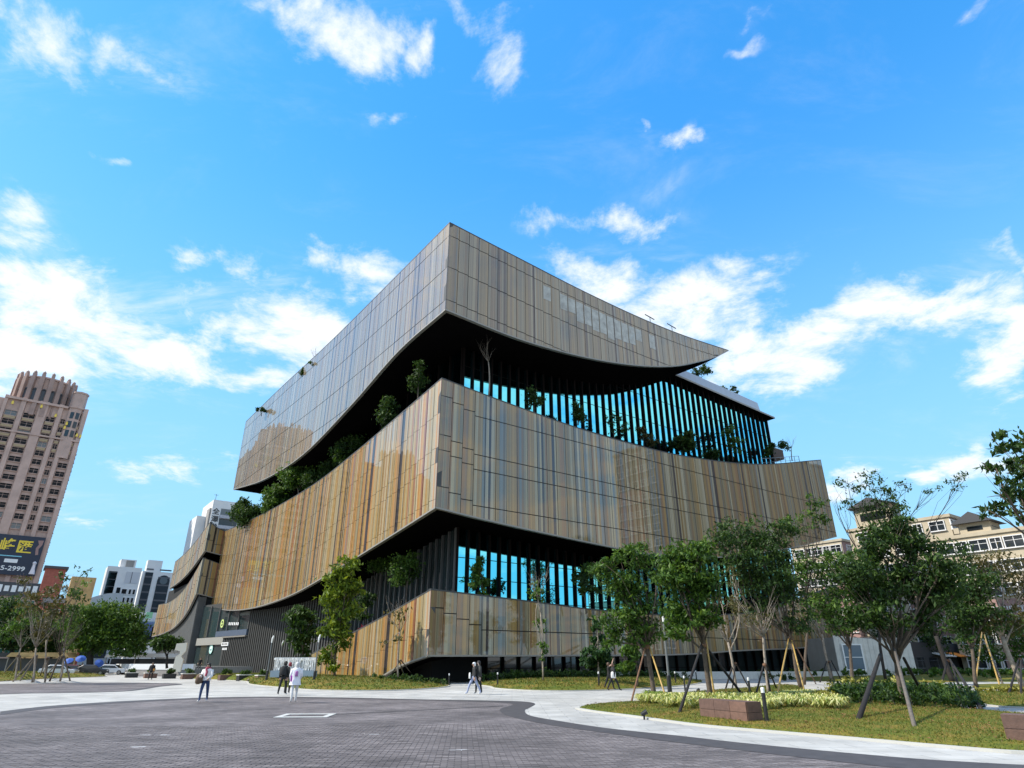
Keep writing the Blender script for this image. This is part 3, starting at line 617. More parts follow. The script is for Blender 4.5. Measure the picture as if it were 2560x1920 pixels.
# lights, posts and markers on the terrace edges
# dark ribbed wall, door and cafe window under the left face
XA, YA, XB, YB = 5.6, 34.5, -1.2, 83.7                     # the ribbed wall runs askew under the soffit
WL = math.hypot(XB - XA, YB - YA); WD = Vector(((XB - XA) / WL, (YB - YA) / WL, 0)); WN = Vector((-WD.y, WD.x, 0))
def wp(t, z, d=0.0): return Vector((XA, YA, 0)) + WD * t + WN * d + Vector((0, 0, z))
def wpx(x, y):
    "station and height on the ribbed wall that the photograph shows at x, y"
    A0 = lw(XA, YA); d = RD * WD.x + LD * WD.y; r = ray(x, y); det = r.x * (-d.y) + d.x * r.y
    k = (A0.x * (-d.y) + d.x * A0.y) / det; t = (r.x * A0.y - r.y * A0.x) / det
    return t, k * r.z + CAMH
def wbox(t0, t1, d0, d1, z0, z1, name, m, par=None):
    mb = MB(); P = [wp(t, z, d) for z in (z0, z1) for (t, d) in ((t0, d0), (t1, d0), (t1, d1), (t0, d1))]
    for q in ((0, 1, 2, 3), (7, 6, 5, 4), (4, 5, 1, 0), (5, 6, 2, 1), (6, 7, 3, 2), (7, 4, 0, 3)): mb.face([P[k] for k in q])
    return mb.build(name, m, par or LIB)
wtop = lambda t: cur['mbL'](YA + WD.y * t) + .3
tw0, tw1 = wpx(625, 1560)[0], WL - .3                      # cafe window
td0 = wpx(556, 1640)[0]                                    # door jamb
zc0, zd = wpx(580, 1590)[1], wpx(540, 1612)[1]
mb = MB(); mb.face([wp(0, .2), wp(0, wtop(0)), wp(WL, wtop(WL)), wp(WL, .2)]); mb.build('ribbed_wall', M_rib, LIB)
for k in range(int(WL / .72)):
    t = .3 + k * .72
    if t > td0 - .2: break
    wbox(t - .17, t + .17, .003, .3, .3, wtop(t) if t < tw0 - .2 else zc0 - .3, 'wall_rib', M_rib)
nb = 5; bw = (tw1 - tw0) / nb
for i in range(nb):
    a, b = tw0 + i * bw, tw0 + (i + 1) * bw; zl = zc0 + .9 if i < 3 else zd + 1.3
    m_ = MB(); m_.face([wp(a + .05, zl, .05), wp(a + .05, wtop(a) - .2, .05), wp(b - .05, wtop(b) - .2, .05), wp(b - .05, zl, .05)]); w_ = m_.build('window', M_gdark, LIB)
    wbox(a - .07, a + .07, .06, .3, zl, wtop(a), 'window_mullion', M_finl, w_)
    if i == 0: wbox(a + .1, b - .1, .07, .12, zl + 2.2, wtop(a) - .5, 'blind', mat('grey_blind', (.20, .20, .18), rough=.8), w_)
wbox(tw0 - .2, td0, .01, .6, zc0 - .25, zc0 - .05, 'canopy_edge', M_trim)
wbox(tw0 + .1, tw0 + 3 * bw, .02, .35, zc0, zc0 + .88, 'window_balustrade', mat('blue_glass_rail', (.10, .13, .18), rough=.1))
wbox(td0, WL - .6, .02, .4, zd, zd + 1.2, 'door_header', mat('grey_panel', (.30, .29, .26), rough=.6))
m_ = MB(); m_.face([wp(td0, 1.2, .1), wp(td0, zd, .1), wp(WL - .5, zd, .1), wp(WL - .5, 1.2, .1)]); do = m_.build('door', M_gdark, LIB)
for t in (td0, (td0 + WL) / 2 - .6): wbox(t, t + .14, .105, .2, 1.2, zd, 'door_post', M_finl, do)
def disc(t, z, r0, r1, d, m, name):
    mb = MB(); n = 24
    for i in range(n):
        a, b = 2 * math.pi * i / n, 2 * math.pi * (i + 1) / n; q = [wp(t + r0 * math.cos(a), z + r0 * math.sin(a), d), wp(t + r1 * math.cos(a), z + r1 * math.sin(a), d), wp(t + r1 * math.cos(b), z + r1 * math.sin(b), d), wp(t + r0 * math.cos(b), z + r0 * math.sin(b), d)]
        mb.face(q if r0 else [q[1], q[2], q[3]])
    return mb.build(name, m, LIB)
M_mint = mat('mint_sign', (.45, .78, .70), rough=.5); M_lime = mat('lime_sign', (.55, .66, .22), rough=.5); M_white = mat('white_paint', (.80, .80, .79), rough=.5)
t, z = wpx(531, 1623); disc(t, z, .5, .75, .26, M_mint, 'round_sign'); disc(t, z, 0, .5, .25, M_white, 'round_sign')
m_ = MB(); m_.prism([(-.36, .12), (-.14, -.22), (.14, -.22), (.36, .12), (.12, 0), (-.12, 0)], .27, .29, lambda u, v, d: wp(t + u, z + v, d)); m_.build('sign_emblem', mat('teal_paint', (.05, .35, .30), rough=.5), LIB)
t, z = wpx(560, 1559); disc(t, z, .42, .7, .32, M_lime, 'round_sign'); wbox(t - .3, t + .3, .33, .36, z - .15, z + .12, 'sign_emblem', M_lime)
for k in range(6): t, z = wpx(578 + k * 4.4, 1559.5); wbox(t - .2, t + .2, .32, .34, z - .22, z + .22, 'window_sticker', M_white)
t, z = wpx(568, 1610); pl = wbox(t - 1.4, t + 1.4, .31, .42, z - .3, z + .25, 'name_plate', M_white)
for k in range(4): wbox(t - 1.05 + k * .6, t - .7 + k * .6, .421, .43, z - .16, z + .14, 'plate_mark', M_cap, pl)
t, z = wpx(566, 1622)
for k in range(4): wbox(t - .95 + k * .5, t - .6 + k * .5, .305, .33, z - .18, z + .15, 'wall_letter', M_white)
# grey wing wall standing under the wing's soffit
ww = MB(); wb = curve([(0, 13.6), (4.5, 10.9), (13.4, 8.5), (25, 7.5), (40, 7.2)])
for i in range(22):
    a, b = i * 1.0, (i + 1) * 1.0
    m_ = MB(); m_.box(-2.4, -2.2, 83.9 + a + .02, 83.9 + b - .02, 1.2, wb(a) + .2); m_.build('wing_wall_board', M_wall, LIB)
ww.box(-2.3, -1.0, 83.75, 83.88, 1.2, 13.0); ww.build('wing_return_wall', M_wall, LIB)
# clear vision glass in the top band: pale blinds and braces show behind the print
M_vis = mat('vision_glass', (.34, .35, .32), rough=.3, coat=1.0, noise=.4, nscale=1.1); M_brace = mat('pale_brace', (.38, .38, .36), rough=.6)
gt = curve(TOP_R)
for i, s0 in enumerate([13.5 + 1.35 * k for k in range(15)]):
    n_ = 38; w_ = 51.3 / n_; k0 = round(s0 / w_); a, b = k0 * w_ + .09, (k0 + 1) * w_ - .09; z1 = gt((a + b) / 2) - 2.15
    z0 = z1 - (3.4 if 3 < i < 12 else 2.2) * prn.uniform(.8, 1); 
    if i in (1, 13): continue
    m_ = MB(); m_.face([FR.p(a, z0, .022), FR.p(b, z0, .022), FR.p(b, z1, .022), FR.p(a, z1, .022)]); v_ = m_.build('vision_pane', M_vis, LIB)
    if i in (4, 5, 11, 12): m_ = MB(); m_.beam(FR.p(a, z0 + .3, .024), FR.p(b, z0 + 1.7, .024), .005, .12); m_.build('brace', M_brace, v_)

# ------------------------------------------------------------------ city round the library
def text_mesh(txt, size, extrude=.02, bold=0.0):
    cu = bpy.data.curves.new('lettering', 'FONT'); cu.body = txt; cu.size = size; cu.extrude = extrude; cu.offset = bold; cu.align_x = 'CENTER'; cu.align_y = 'CENTER'; cu.resolution_u = 3
    o = bpy.data.objects.new('lettering', cu); COL.objects.link(o); dg = bpy.context.evaluated_depsgraph_get(); me = bpy.data.meshes.new_from_object(o.evaluated_get(dg)); bpy.data.objects.remove(o)
    return me
def letters(txt, size, m, parent, loc, rot=(math.pi / 2, 0, 0), scale=(1, 1, 1), bold=0.0, name='lettering', extrude=.02):
    me = text_mesh(txt, size, extrude, bold); me.materials.clear(); me.materials.append(m)
    o = link(bpy.data.objects.new(name, me), parent); o.location = loc; o.rotation_euler = rot; o.scale = scale
    return o
M_pink = mat('tower_stone', (.52, .36, .30), rough=.8, noise=.14, nscale=.35)
M_pink2 = mat('tower_stone_dark', (.37, .25, .21), rough=.8, noise=.14, nscale=.35)
M_och = mat('ochre_spandrel', (.40, .29, .17), rough=.7)
M_win = mat('window_glass', (.018, .022, .026), rough=.06, spec=.7)
M_winl = mat('window_glass_pale', (.11, .13, .14), rough=.08, spec=.7)
M_twin = mat('shaded_window', (.012, .012, .014), rough=.35, spec=.15)
M_gold = mat('gold_lantern', (.80, .55, .10), rough=.35, metal=.6)
M_bw = mat('white_facade', (.72, .71, .70), rough=.7, noise=.06, nscale=.4)
M_dkf = mat('dark_facade', (.05, .052, .06), rough=.4)
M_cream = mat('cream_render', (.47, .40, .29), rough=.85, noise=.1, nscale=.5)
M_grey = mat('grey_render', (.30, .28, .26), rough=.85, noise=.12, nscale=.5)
M_rose = mat('rose_tile', (.33, .20, .18), rough=.75)
M_redb = mat('red_brick', (.33, .10, .07), rough=.85, noise=.2, nscale=2)
M_tan = mat('tan_stone', (.50, .33, .15), rough=.85, noise=.25, nscale=.8)
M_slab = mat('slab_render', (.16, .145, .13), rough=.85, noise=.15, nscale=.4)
M_navy = mat('navy_board', (.018, .026, .05), rough=.5)
def inst(name, me, parent, loc, scale=(1, 1, 1), rz=0.0):
    o = link(bpy.data.objects.new(name, me), parent); o.location = loc; o.scale = scale; o.rotation_euler = (0, 0, rz)
    return o
def win_mesh(w, h, m_glass, m_frame, reveal=.35, split=True, sill=.12):
    "recessed opening seen from -y: glass at the back of a reveal, frame bar and projecting sill"
    mb = MB(); x = w / 2
    mb.face([(-x, -.02, 0), (x, -.02, 0), (x, -.02, h), (-x, -.02, h)], 0)
    mb.box(-x - .12, -x, -reveal, .0, 0, h, 1); mb.box(x, x + .12, -reveal, .0, 0, h, 1); mb.box(-x - .12, x + .12, -reveal, 0, h, h + .12, 1); mb.box(-x - .18, x + .18, -reveal - sill, 0, -.16, 0, 1)
    if split: mb.box(-.04, .04, -.08, -.021, 0, h, 1); mb.box(-x, x, -.07, -.022, h * .62, h * .62 + .06, 1)
    return mb.mesh('window', [m_glass, m_frame])
def tower_block(org, label, cols, z0, z1, name='tower_block', crown=True, board=False, W=25.0, D=24.0):
    T = thing(name, label, 'tower', org, GANG)
    b = MB(); b.box(-W, 0, 0, D, 0, 76); b.build('wall', M_pink, T)
    # piers between the window columns
    edges = sorted([-W] + [c - w / 2 - .25 for c, w, _ in cols] + [c + w / 2 + .25 for c, w, _ in cols] + [0])
    for a, c in zip(edges[::2], edges[1::2]):
        if c - a < .15: continue
        m = MB(); m.box(a, c, -.65, -.003, 0, 77.0 if a > -22 else 75); m.build('pier', M_pink, T)
    meshes = {}
    for (cx, w, kind) in cols:
        z = z0; k = 0
        while z < z1:
            key = (w, (k * 7 + int(cx * 3)) % 9 == 0)
            if key not in meshes: meshes[key] = win_mesh(w, 1.6, M_winl if key[1] else M_twin, M_pink, reveal=.3)
            inst('window', meshes[key], T, (cx, 0, z))
            if z > z1 - 11: m = MB(); m.box(cx - w / 2, cx + w / 2, -.42, -.003, z - .95, z - .2); m.build('spandrel', M_och, T)
            z += 2.77; k += 1
    if crown:
        cx, cy, R = -13.0, 7.5, 7.6
        m = MB(); m.lathe([(R, 74), (R, 79.5), (R - .25, 79.6), (R - .25, 84.6), (R + .1, 84.7), (R + .1, 85.2), (R - .6, 85.3)], (cx, cy, 0), 36); m.build('crown_drum', M_pink, T)
        for i in range(20):
            a = 2 * math.pi * (i + .5) / 20
            if math.sin(a) > .35: continue
            x, y = cx + (R + .25) * math.cos(a), cy + (R + .25) * math.sin(a)
            f = MB(); f.box(-.55, .55, -.6, .6, 72, 84.5); f.box(-.42, .42, -.45, .45, 84.5, 86.0); f.lathe([(.42, 86.0), (.5, 86.4), (.12, 86.9)], (0, 0, 0), 8)
            o = f.build('finial', M_pink2, T); o.location = (x, y, 0); o.rotation_euler = (0, 0, a)
            a2 = a + math.pi / 20; x2, y2 = cx + (R + .02) * math.cos(a2), cy + (R + .02) * math.sin(a2)
            w = MB(); w.box(-.5, .5, -.12, .12, 77, 80.6); w.lathe([(.5, 0), (.42, .3), (.25, .5)], (0, 0, 80.6), 10)
            o = w.build('arched_opening', M_dkf, T); o.location = (x2, y2, 0); o.rotation_euler = (0, 0, a2 + math.pi / 2)
        m = MB(); m.lathe([(2.0, 60), (2.0, 76.3), (2.4, 76.6), (2.4, 77.2), (2.15, 77.3), (2.15, 81.6), (2.35, 81.7), (2.35, 82.2), (1.6, 82.4)], (-3.3, .8, 0), 8); m.build('corner_turret', M_pink, T)
        for i in range(8):
            a = 2 * math.pi * (i + .5) / 8
            if math.sin(a) > .3: continue
            for z in (67, 70, 73):
                w = MB(); w.box(-.5, .5, -.06, .06, z, z + 2.1); o = w.build('turret_window', M_win, T); o.location = (-3.3 + 1.9 * math.cos(a), .8 + 1.9 * math.sin(a), 0); o.rotation_euler = (0, 0, a + math.pi / 2)
        for (x, z) in ((-1.2, 67.4), (-4.9, 69.2), (-8.1, 72.5), (-12.3, 74.6), (-19.5, 74.2), (-.2, 67.2), (-4.7, 70.6)):
            m = MB(); m.box(x - .28, x + .28, -1.1, -.65, z, z + .8); m.lathe([(.2, 0), (.24, .2), (.05, .45)], (x, -.88, z + .8), 8); m.build('lantern', M_gold, T)
        m = MB(); m.box(-W, 0, -.9, .2, 65.7, 66.2); m.box(-21.5, -5.5, -1.0, .2, 76, 76.7); m.build('cornice', M_pink, T)
    # side windows on the narrow right flank
    sw = win_mesh(1.3, 1.6, M_win, M_pink2, reveal=.12)
    for z in range(20):
        for yy in (3, 8, 13, 18): inst('window', sw, T, (0.0, yy, 10 + z * 2.77), rz=math.pi / 2)
    return T
TW0 = Vector((-.727 * 190, 190, 0))
COLS = [(-2.6, 2.3, 0), (-5.9, 1.1, 0), (-9.2, 2.2, 0), (-14.6, 2.9, 0), (-19.2, 2.9, 0), (-23.2, 2.4, 0)]
TW = tower_block(TW0, 'tall pinkish brown tower with scalloped crown and gold lanterns at the left edge', COLS, 37.6, 72.5)
tower_block(TW0 - RD * 25.2, 'neighbouring pinkish brown tower cut off by the left edge of the picture', [(-2.0, 2.2, 0), (-6.0, 2.9, 0), (-10.6, 2.9, 0), (-15.5, 2.2, 0), (-20, 2.2, 0)], 12, 72)
tower_block(TW0 - RD * 50.4 + LD * 4, 'third pinkish brown tower, mirrored in the striped cladding', [(-2.6, 2.3, 0), (-7, 2.9, 0), (-12, 2.9, 0), (-18, 2.9, 0), (-22, 2.2, 0)], 12, 72, W=26)
# billboard and podium signs on the first tower
BB = thing('billboard', 'dark blue billboard with gold brush characters low on the pink tower', 'billboard', TW0 + Vector((0, 0, 0)) - LD * 1.25, GANG)
m = MB(); m.box(-24, -1.2, -.15, .15, 24.6, 35.6); m.build('board', M_navy, BB)
letters('峰', 3.9, M_gold_t := mat('gold_print', (.85, .62, .05), rough=.5), BB, (-9.6, -.19, 32.4), bold=.06); letters('匯', 3.9, M_gold_t, BB, (-5.6, -.19, 32.2), bold=.06)
m = MB(); m.box(-18, -5.6, -.2, -.155, 29.6, 29.85); m.build('rule', mat('cyan_print', (.25, .6, .7)), BB)
m = MB(); m.box(-9.3, -6.2, -.2, -.155, 27.9, 28.9); m.build('caption_strip', M_white, BB)
letters('25-2999', 1.75, M_white, BB, (-7.3, -.19, 26.3), scale=(1.15, 1, 1), bold=.03)
m = MB(); m.lathe([(.05, 25.0), (.75, 25.05), (.45, 26.6), (.35, 27.7), (.55, 28.2), (.2, 28.6)], (-2.1, -.3, 0), 10); m.build('printed_figure', mat('pale_print', (.75, .68, .70)), BB)
m = MB(); m.prism([(-2.9, 34.6), (-1.5, 34.7), (-1.6, 33.4), (-2.2, 32.2), (-1.9, 30.6), (-2.6, 30.4), (-2.9, 32.4), (-2.4, 33.4)], -.2, -.155, lambda u, v, d: (u, d, v)); m.build('printed_wing', M_rose, BB)
PD = thing('podium_building', 'low green glass podium with white shop sign below the billboard', 'building', TW0 - LD * 6, GANG)
m = MB(); m.box(-30, 1.5, 0, 5.4, 0, 21.5); m.build('wall', M_pink, PD)
for i in range(8): m = MB(); m.box(-29.4 + i * 3.8, -26.2 + i * 3.8, -.15, -.003, 4, 17.5); m.build('window', mat('green_glass', (.03, .11, .09), rough=.08), PD)
m = MB(); m.box(-30, 1.2, -.5, -.16, 18.6, 22.2); sg = m.build('sign_board', M_dkf, PD)
for i in range(13): m = MB(); hh = 1.3 + .8 * ((i * 37) % 5) / 5; m.box(-20 + i * 1.6, -18.9 + i * 1.6, -.6, -.505, 20.5 - hh / 2, 20.5 + hh / 2); m.build('sign_mark', M_white, sg)
# white office blocks, left of the library
def plane_block(name, label, Y, xref, depth, cat='building', D=14.0):
    "an Empty at the foot of a front face that follows the street grid; returns it and px->(s,z)"
    o = at(xref, 1650, Y); o.z = 0
    B = thing(name, label, cat, o, GANG)
    def sz(x, y):
        r = ray(x, y); det = r.x * (-RD.y) - (-RD.x) * r.y
        k = (o.x * (-RD.y) - (-RD.x) * o.y) / det; t = (r.x * o.y - r.y * o.x) / det
        return t, k * r.z + CAMH
    return B, sz
def rect_px(sz, x0, y0, x1, y1):
    a, b = sz(x0, y0), sz(x1, y1); return min(a[0], b[0]), max(a[0], b[0]), min(a[1], b[1]), max(a[1], b[1])
WA, sz = plane_block('office_block', 'white office block with square dark windows and glazed top corner, left of the library', 216, 300, 0)
a0, a1 = sz(250, 1500)[0], sz(342, 1480)[0]; top = sz(320, 1418)[1]
W_ = a1 - a0; fx = lambda f: a0 + W_ * f
m = MB(); m.box(a0, a1, 0, 8, 0, top); m.box(fx(.34), fx(.80), 1.5, 7, top, top + 2.6); m.build('wall', M_bw, WA)
m = MB(); m.box(fx(.05), fx(.30), -.12, -.01, top - 9, top - 1.6); m.build('window', mat('sky_glass', (.25, .5, .6), rough=.04, metal=1.0), WA)
for k in range(4): m = MB(); m.box(fx(.05), fx(.30), -.2, -.125, top - 8.6 + k * 2.2, top - 8.4 + k * 2.2); m.build('mullion', M_dkf, WA)
m = MB(); m.box(fx(.39), fx(.50), -.1, -.01, top - 19, top - 6.5); m.build('window', M_win, WA)
w1, w2 = win_mesh(W_ * .14, 1.5, M_twin, M_bw, .25, False), win_mesh(W_ * .065, 1.5, M_twin, M_bw, .25, False)
for k in range(9):
    z = top - 8.4 - k * 2.6
    for f, w_ in ((.62, w1), (.79, w2), (.91, w2)): inst('window', w_, WA, (fx(f), 0, z))
m = MB(); m.box(fx(.56), fx(.96), -.1, -.01, top - 5.0, top - 1.4); p_ = m.build('top_panel', mat('pale_panel', (.55, .55, .57), rough=.5), WA)
m = MB(); m.box(fx(.73), fx(.745), -.16, -.11, top - 5.0, top - 1.4); m.build('mullion', M_dkf, p_)
m = MB(); m.box(fx(.5), fx(.74), 1.3, 1.48, top + .3, top + 2.3); m.build('plant_screen', M_grey, WA)
WB, sz = plane_block('office_block', 'white and black office tower with a tall arched dark window, beside the library wing', 228, 385, 0)
a0, a1 = sz(345, 1480)[0], sz(428, 1480)[0]; top = sz(385, 1412)[1]
m = MB(); m.box(a0, a1, 0, 5, 0, top - 2.2); m.box(a0 + 1, a1 - 4.5, .8, 4.5, top - 2.2, top + 1.6); m.build('wall', M_bw, WB)
for (u0, u1, zt) in ((.9, 3.3, 2.6), (5.0, 8.9, 5.2), (10.6, 12.0, 4.6), (13.2, 15.6, 5.4)):
    m = MB(); m.box(a0 + u0, a0 + u1, -.15, -.005, 14, top - zt); w_ = m.build('window', M_win, WB)
    for k in range(7): f = MB(); f.box(a0 + u0 + .1, a0 + u1 - .1, -.2, -.155, 16 + k * 2.5, 16.5 + k * 2.5); f.build('spandrel', mat('spandrel_grey', (.10, .10, .11)), w_)
ar = MB(); n = 14; zc, xc, rr = top - 5.2, a0 + 6.95, 1.95
ar.prism([(xc + rr * math.cos(math.pi * i / n), zc + rr * math.sin(math.pi * i / n)) for i in range(n + 1)], -.15, -.006, lambda u, v, d: (u, d, v)); ar.build('arch_window', M_win, WB)
ar = MB(); ar.prism([(xc + 1.2 * math.cos(2 * math.pi * i / 20), zc + .1 + 1.2 * math.sin(2 * math.pi * i / 20)) for i in range(20)], -.3, -.16, lambda u, v, d: (u, d, v)); ar.build('round_pane', M_winl, WB)
m = MB(); m.box(a0 - .5, a1 + .5, -.7, -.02, 12.6, 13.3); m.build('cornice', M_bw, WB)
# low white kiosk roofs under them
LK, sz = plane_block('shop_house', 'low pale shop house with blue awning under the black and white tower', 170, 385, 0)
x0, x1, z0, z1 = rect_px(sz, 350, 1530, 420, 1600); m = MB(); m.box(x0, x1, 0, 8, 0, z1); m.build('wall', M_bw, LK); m = MB(); m.box(x0 - .3, x1, -1.2, -.01, z1 - 3.2, z1 - 2.2); m.build('awning', mat('blue_awning', (.16, .27, .42)), LK)
m = MB(); m.box(x0 + .4, x1 - .4, -.12, -.005, z1 - 7, z1 - 3.4); m.build('shop_front', M_win, LK)
GT, sz = plane_block('shop_sign', 'narrow vertical blue and green shop sign beside the wing', 150, 372, 0, 'sign')
x0, x1, z0, z1 = rect_px(sz, 365, 1556, 376, 1590); m = MB(); m.box(x0, x1, 0, .4, z0, z1); m.build('sign_panel', mat('blue_sign', (.08, .14, .42)), GT)
x0, x1, z2, z3 = rect_px(sz, 367, 1530, 380, 1546); m = MB(); m.box(x0, x1, .05, .35, z2, z3); m.build('sign_panel', mat('green_sign', (.25, .60, .42)), GT); m = MB(); m.box(x0 + .3, x0 + .5, .1, .3, 0, z3 - .2); m.build('sign_post', M_cap, GT)
DM, sz = plane_block('domed_hall', 'pale grey hall with a rounded metal roof below the white office block', 205, 250, 0, 'hall')
x0, x1, z0, z1 = rect_px(sz, 205, 1478, 292, 1560); mb = MB(); n = 12
prof = [(x0, 0), (x1, 0), (x1, z1 * .93)] + [(x1 + (x0 - x1) * i / n, z1 * .80 + z1 * .2 * math.sin(math.pi * (.42 + .5 * i / n))) for i in range(n + 1)]
mb.prism(prof, 0, 12, lambda u, v, d: (u, d, v)); mb.build('shell', mat('grey_sheet', (.45, .48, .50), rough=.5, metal=.3), DM); m = MB(); m.box(x0 + 1, x1 - 1, -.1, -.005, 3, 6); m.build('window', M_win, DM)
RB, sz = plane_block('brick_house', 'red brick house with dark roof and tan stone chimney stack behind the left trees', 150, 160, 0, 'house')
x0, x1, z0, z1 = rect_px(sz, 112, 1506, 218, 1560); m = MB(); m.box(x0, x1, 0, 8, 0, z1); m.build('wall', M_redb, RB); m = MB(); m.prism([(-.4, z1), (8.4, z1), (7, z1 + 1.2), (1, z1 + 1.2)], x0 - .4, x1 - 1, lambda u, v, d: (d, u, v)); m.build('roof', mat('slate_roof', (.07, .075, .09), rough=.7), RB)
wm = win_mesh(2.2, 1.6, M_win, M_bw, .15)
for k in range(3): inst('window', wm, RB, (x0 + 2.0 + k * 3.4, 0, z1 - 3.0))
m = MB(); a, b, c, d = rect_px(sz, 180, 1442, 216, 1540); m.box(a, b, -1.2, 2.5, 0, d); m.box(a - 5.5, a - .01, -1.1, -.01, 0, c + .5); m.build('stone_stack', M_tan, RB)
BT, sz = plane_block('brick_tower', 'small red brick tower top beside the pink tower', 165, 130, 0, 'house')
x0, x1, z0, z1 = rect_px(sz, 115, 1420, 145, 1500); m = MB(); m.box(x0, x1, 0, 6, 0, z1); m.build('wall', M_redb, BT); m = MB(); m.box(x0 - .4, x1 + .4, -.4, 6.4, z1, z1 + .6); m.build('roof', M_dkf, BT)
WC, sz = plane_block('apartment_block', 'white apartment block with black vertical characters behind the left terrace', 190, 540, 0)
a0 = sz(521, 1320)[0]; a1 = sz(606, 1320)[0]; top = sz(560, 1252)[1]
m = MB(); m.box(a0, a1, 0, 14, 0, top); m.box(a0 - 3.0, a0 - .01, 4, 14, 0, top - 4.5); m.build('wall', M_bw, WC)
x0, x1, z0, z1 = rect_px(sz, 555, 1262, 588, 1330)
for k in range(5):
    m = MB(); zt = top - 2.4 - k * 3.0
    m.box(x0, x1, -.06, -.003, zt - 2.2, zt); w_ = m.build('window', M_winl if k == 0 else M_win, WC); f = MB(); f.box(x0 - .1, x1 + .1, -.9, -.065, zt - 2.9, zt - 2.0); f.build('balcony', mat('pale_balcony', (.42, .42, .46)), w_)
x0, _, z0, _ = rect_px(sz, 533, 1278, 548, 1310); zc = sz(540, 1277)[1]
for k, ch in enumerate('全澤堂'): letters(ch, 2.0, M_cap, WC, (sz(540, 1280)[0], -.03, zc - .3 - k * 2.25), bold=.05)
m = MB(); m.box(a0 - .5, a0 - .02, .6, 4.5, top - 16, top - 2.5); m.build('side_balconies', M_grey, WC)
m = MB(); m.tube([(a0 + 1, 3, top), (a0 + 1, 3, top + 2.4)], .06, 5); m.tube([(a0 + .4, 3, top + 2.1), (a0 + 1.6, 3, top + 2.1)], .05, 5); m.build('antenna', M_cap, WC)
# cream flats beyond the right end of the library
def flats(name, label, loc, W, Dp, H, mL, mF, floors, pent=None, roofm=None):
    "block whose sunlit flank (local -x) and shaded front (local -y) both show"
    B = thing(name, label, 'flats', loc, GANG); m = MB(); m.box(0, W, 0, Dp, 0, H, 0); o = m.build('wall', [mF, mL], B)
    # flank and front colours differ: sun and shade put into the paint
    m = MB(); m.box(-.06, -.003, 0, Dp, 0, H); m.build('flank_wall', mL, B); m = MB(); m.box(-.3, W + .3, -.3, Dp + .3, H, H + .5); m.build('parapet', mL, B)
    wm = win_mesh(1.3, 1.5, M_win, M_bw, .18); wb = win_mesh(2.2, 1.5, M_win, M_bw, .18)
    fh = H / floors
    for k in range(floors):
        z = k * fh + 1.0
        for j, yy in enumerate([Dp * f for f in (.12, .3, .48, .66, .84)]): inst('window', wm if j % 2 else wb, B, (-.06, yy, z), rz=-math.pi / 2)
        for xx in [W * f for f in (.2, .5, .8)]:
            inst('window', wb, B, (xx, 0, z))
            if k % 1 == 0: m = MB(); m.box(xx - 1.6, xx + 1.6, -1.1, -.32, z - 1.0, z - .1); m.build('balcony', mL, B)
        if k == floors - 3: m = MB(); m.box(-.12, -.061, 0, Dp * .55, z - 4 * fh + 1.6, z - .5); m.build('tile_band', M_rose, B)
    if pent:
        x0, x1, y0, y1, h = pent; m = MB(); m.box(x0, x1, y0, y1, H + .5, H + .5 + h); p = m.build('penthouse', mL, B)
        r = MB(); r.prism([(y0 - .8, 0), (y1 + .8, 0), ((y0 + y1) / 2, 1.6)], x0 - .8, x1 + .8, lambda u, v, d: (d, u, H + .5 + h + v)); r.build('roof', mat('dark_tiles', (.06, .06, .065), rough=.7), p)
        w = MB(); w.box(x0 - .05, x0 - .01, y0 + 1, y1 - 1, H + 1.6, H + h - .6); w.box(x0 + .6, x1 - .6, y0 - .06, y0 - .01, H + 1.5, H + h - .2); w.build('window', M_win, p)
    return B
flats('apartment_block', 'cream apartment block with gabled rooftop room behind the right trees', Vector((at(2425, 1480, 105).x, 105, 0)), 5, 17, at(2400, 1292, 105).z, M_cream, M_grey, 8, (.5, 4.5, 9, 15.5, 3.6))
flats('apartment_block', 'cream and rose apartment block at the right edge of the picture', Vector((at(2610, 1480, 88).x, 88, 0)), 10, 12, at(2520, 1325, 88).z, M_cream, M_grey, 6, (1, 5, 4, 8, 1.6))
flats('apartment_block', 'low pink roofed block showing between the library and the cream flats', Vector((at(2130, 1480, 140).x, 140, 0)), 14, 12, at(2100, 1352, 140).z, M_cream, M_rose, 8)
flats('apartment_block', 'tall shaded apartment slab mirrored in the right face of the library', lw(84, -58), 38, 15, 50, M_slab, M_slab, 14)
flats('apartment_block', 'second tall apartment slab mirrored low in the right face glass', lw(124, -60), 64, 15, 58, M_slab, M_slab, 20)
# white annex at the right end of the library
AX = thing('annex', 'small white board clad annex with one grey window right of the library', 'annex', Vector((at(2094, 1650, 80).x, 80, 0)), math.radians(8))
M_annex = mat('white_boards', (.62, .60, .55), rough=.7, noise=.12, nscale=1.5)
for i in range(16): m = MB(); m.box(i * .62, i * .62 + .59, 0, .12, .2, 4.6 - i * .05); m.build('board', M_annex, AX)
m = MB(); m.box(0, 9.9, .13, 6, 0, 4.4); m.build('wall', M_grey, AX)
m = MB(); m.box(.9, 3.2, -.12, -.01, .9, 3.6); w_ = m.build('window', mat('grey_blue_glass', (.10, .14, .18), rough=.08), AX); m = MB(); m.box(.75, 3.35, -.16, -.125, .8, .95); m.box(.75, 3.35, -.16, -.125, 3.55, 3.7); m.box(.75, .92, -.16, -.125, .95, 3.55); m.box(3.18, 3.35, -.16, -.125, .95, 3.55); m.box(.92, 3.18, -.16, -.125, 2.2, 2.28); m.build('window_frame', M_white, w_)
M_pale = mat('pale_wall', (.58, .57, .53), rough=.8, noise=.08)
m = MB(); m.box(-30, 9, -1.3, -1.0, 0, .75); m.build('low_wall', M_pale, AX)

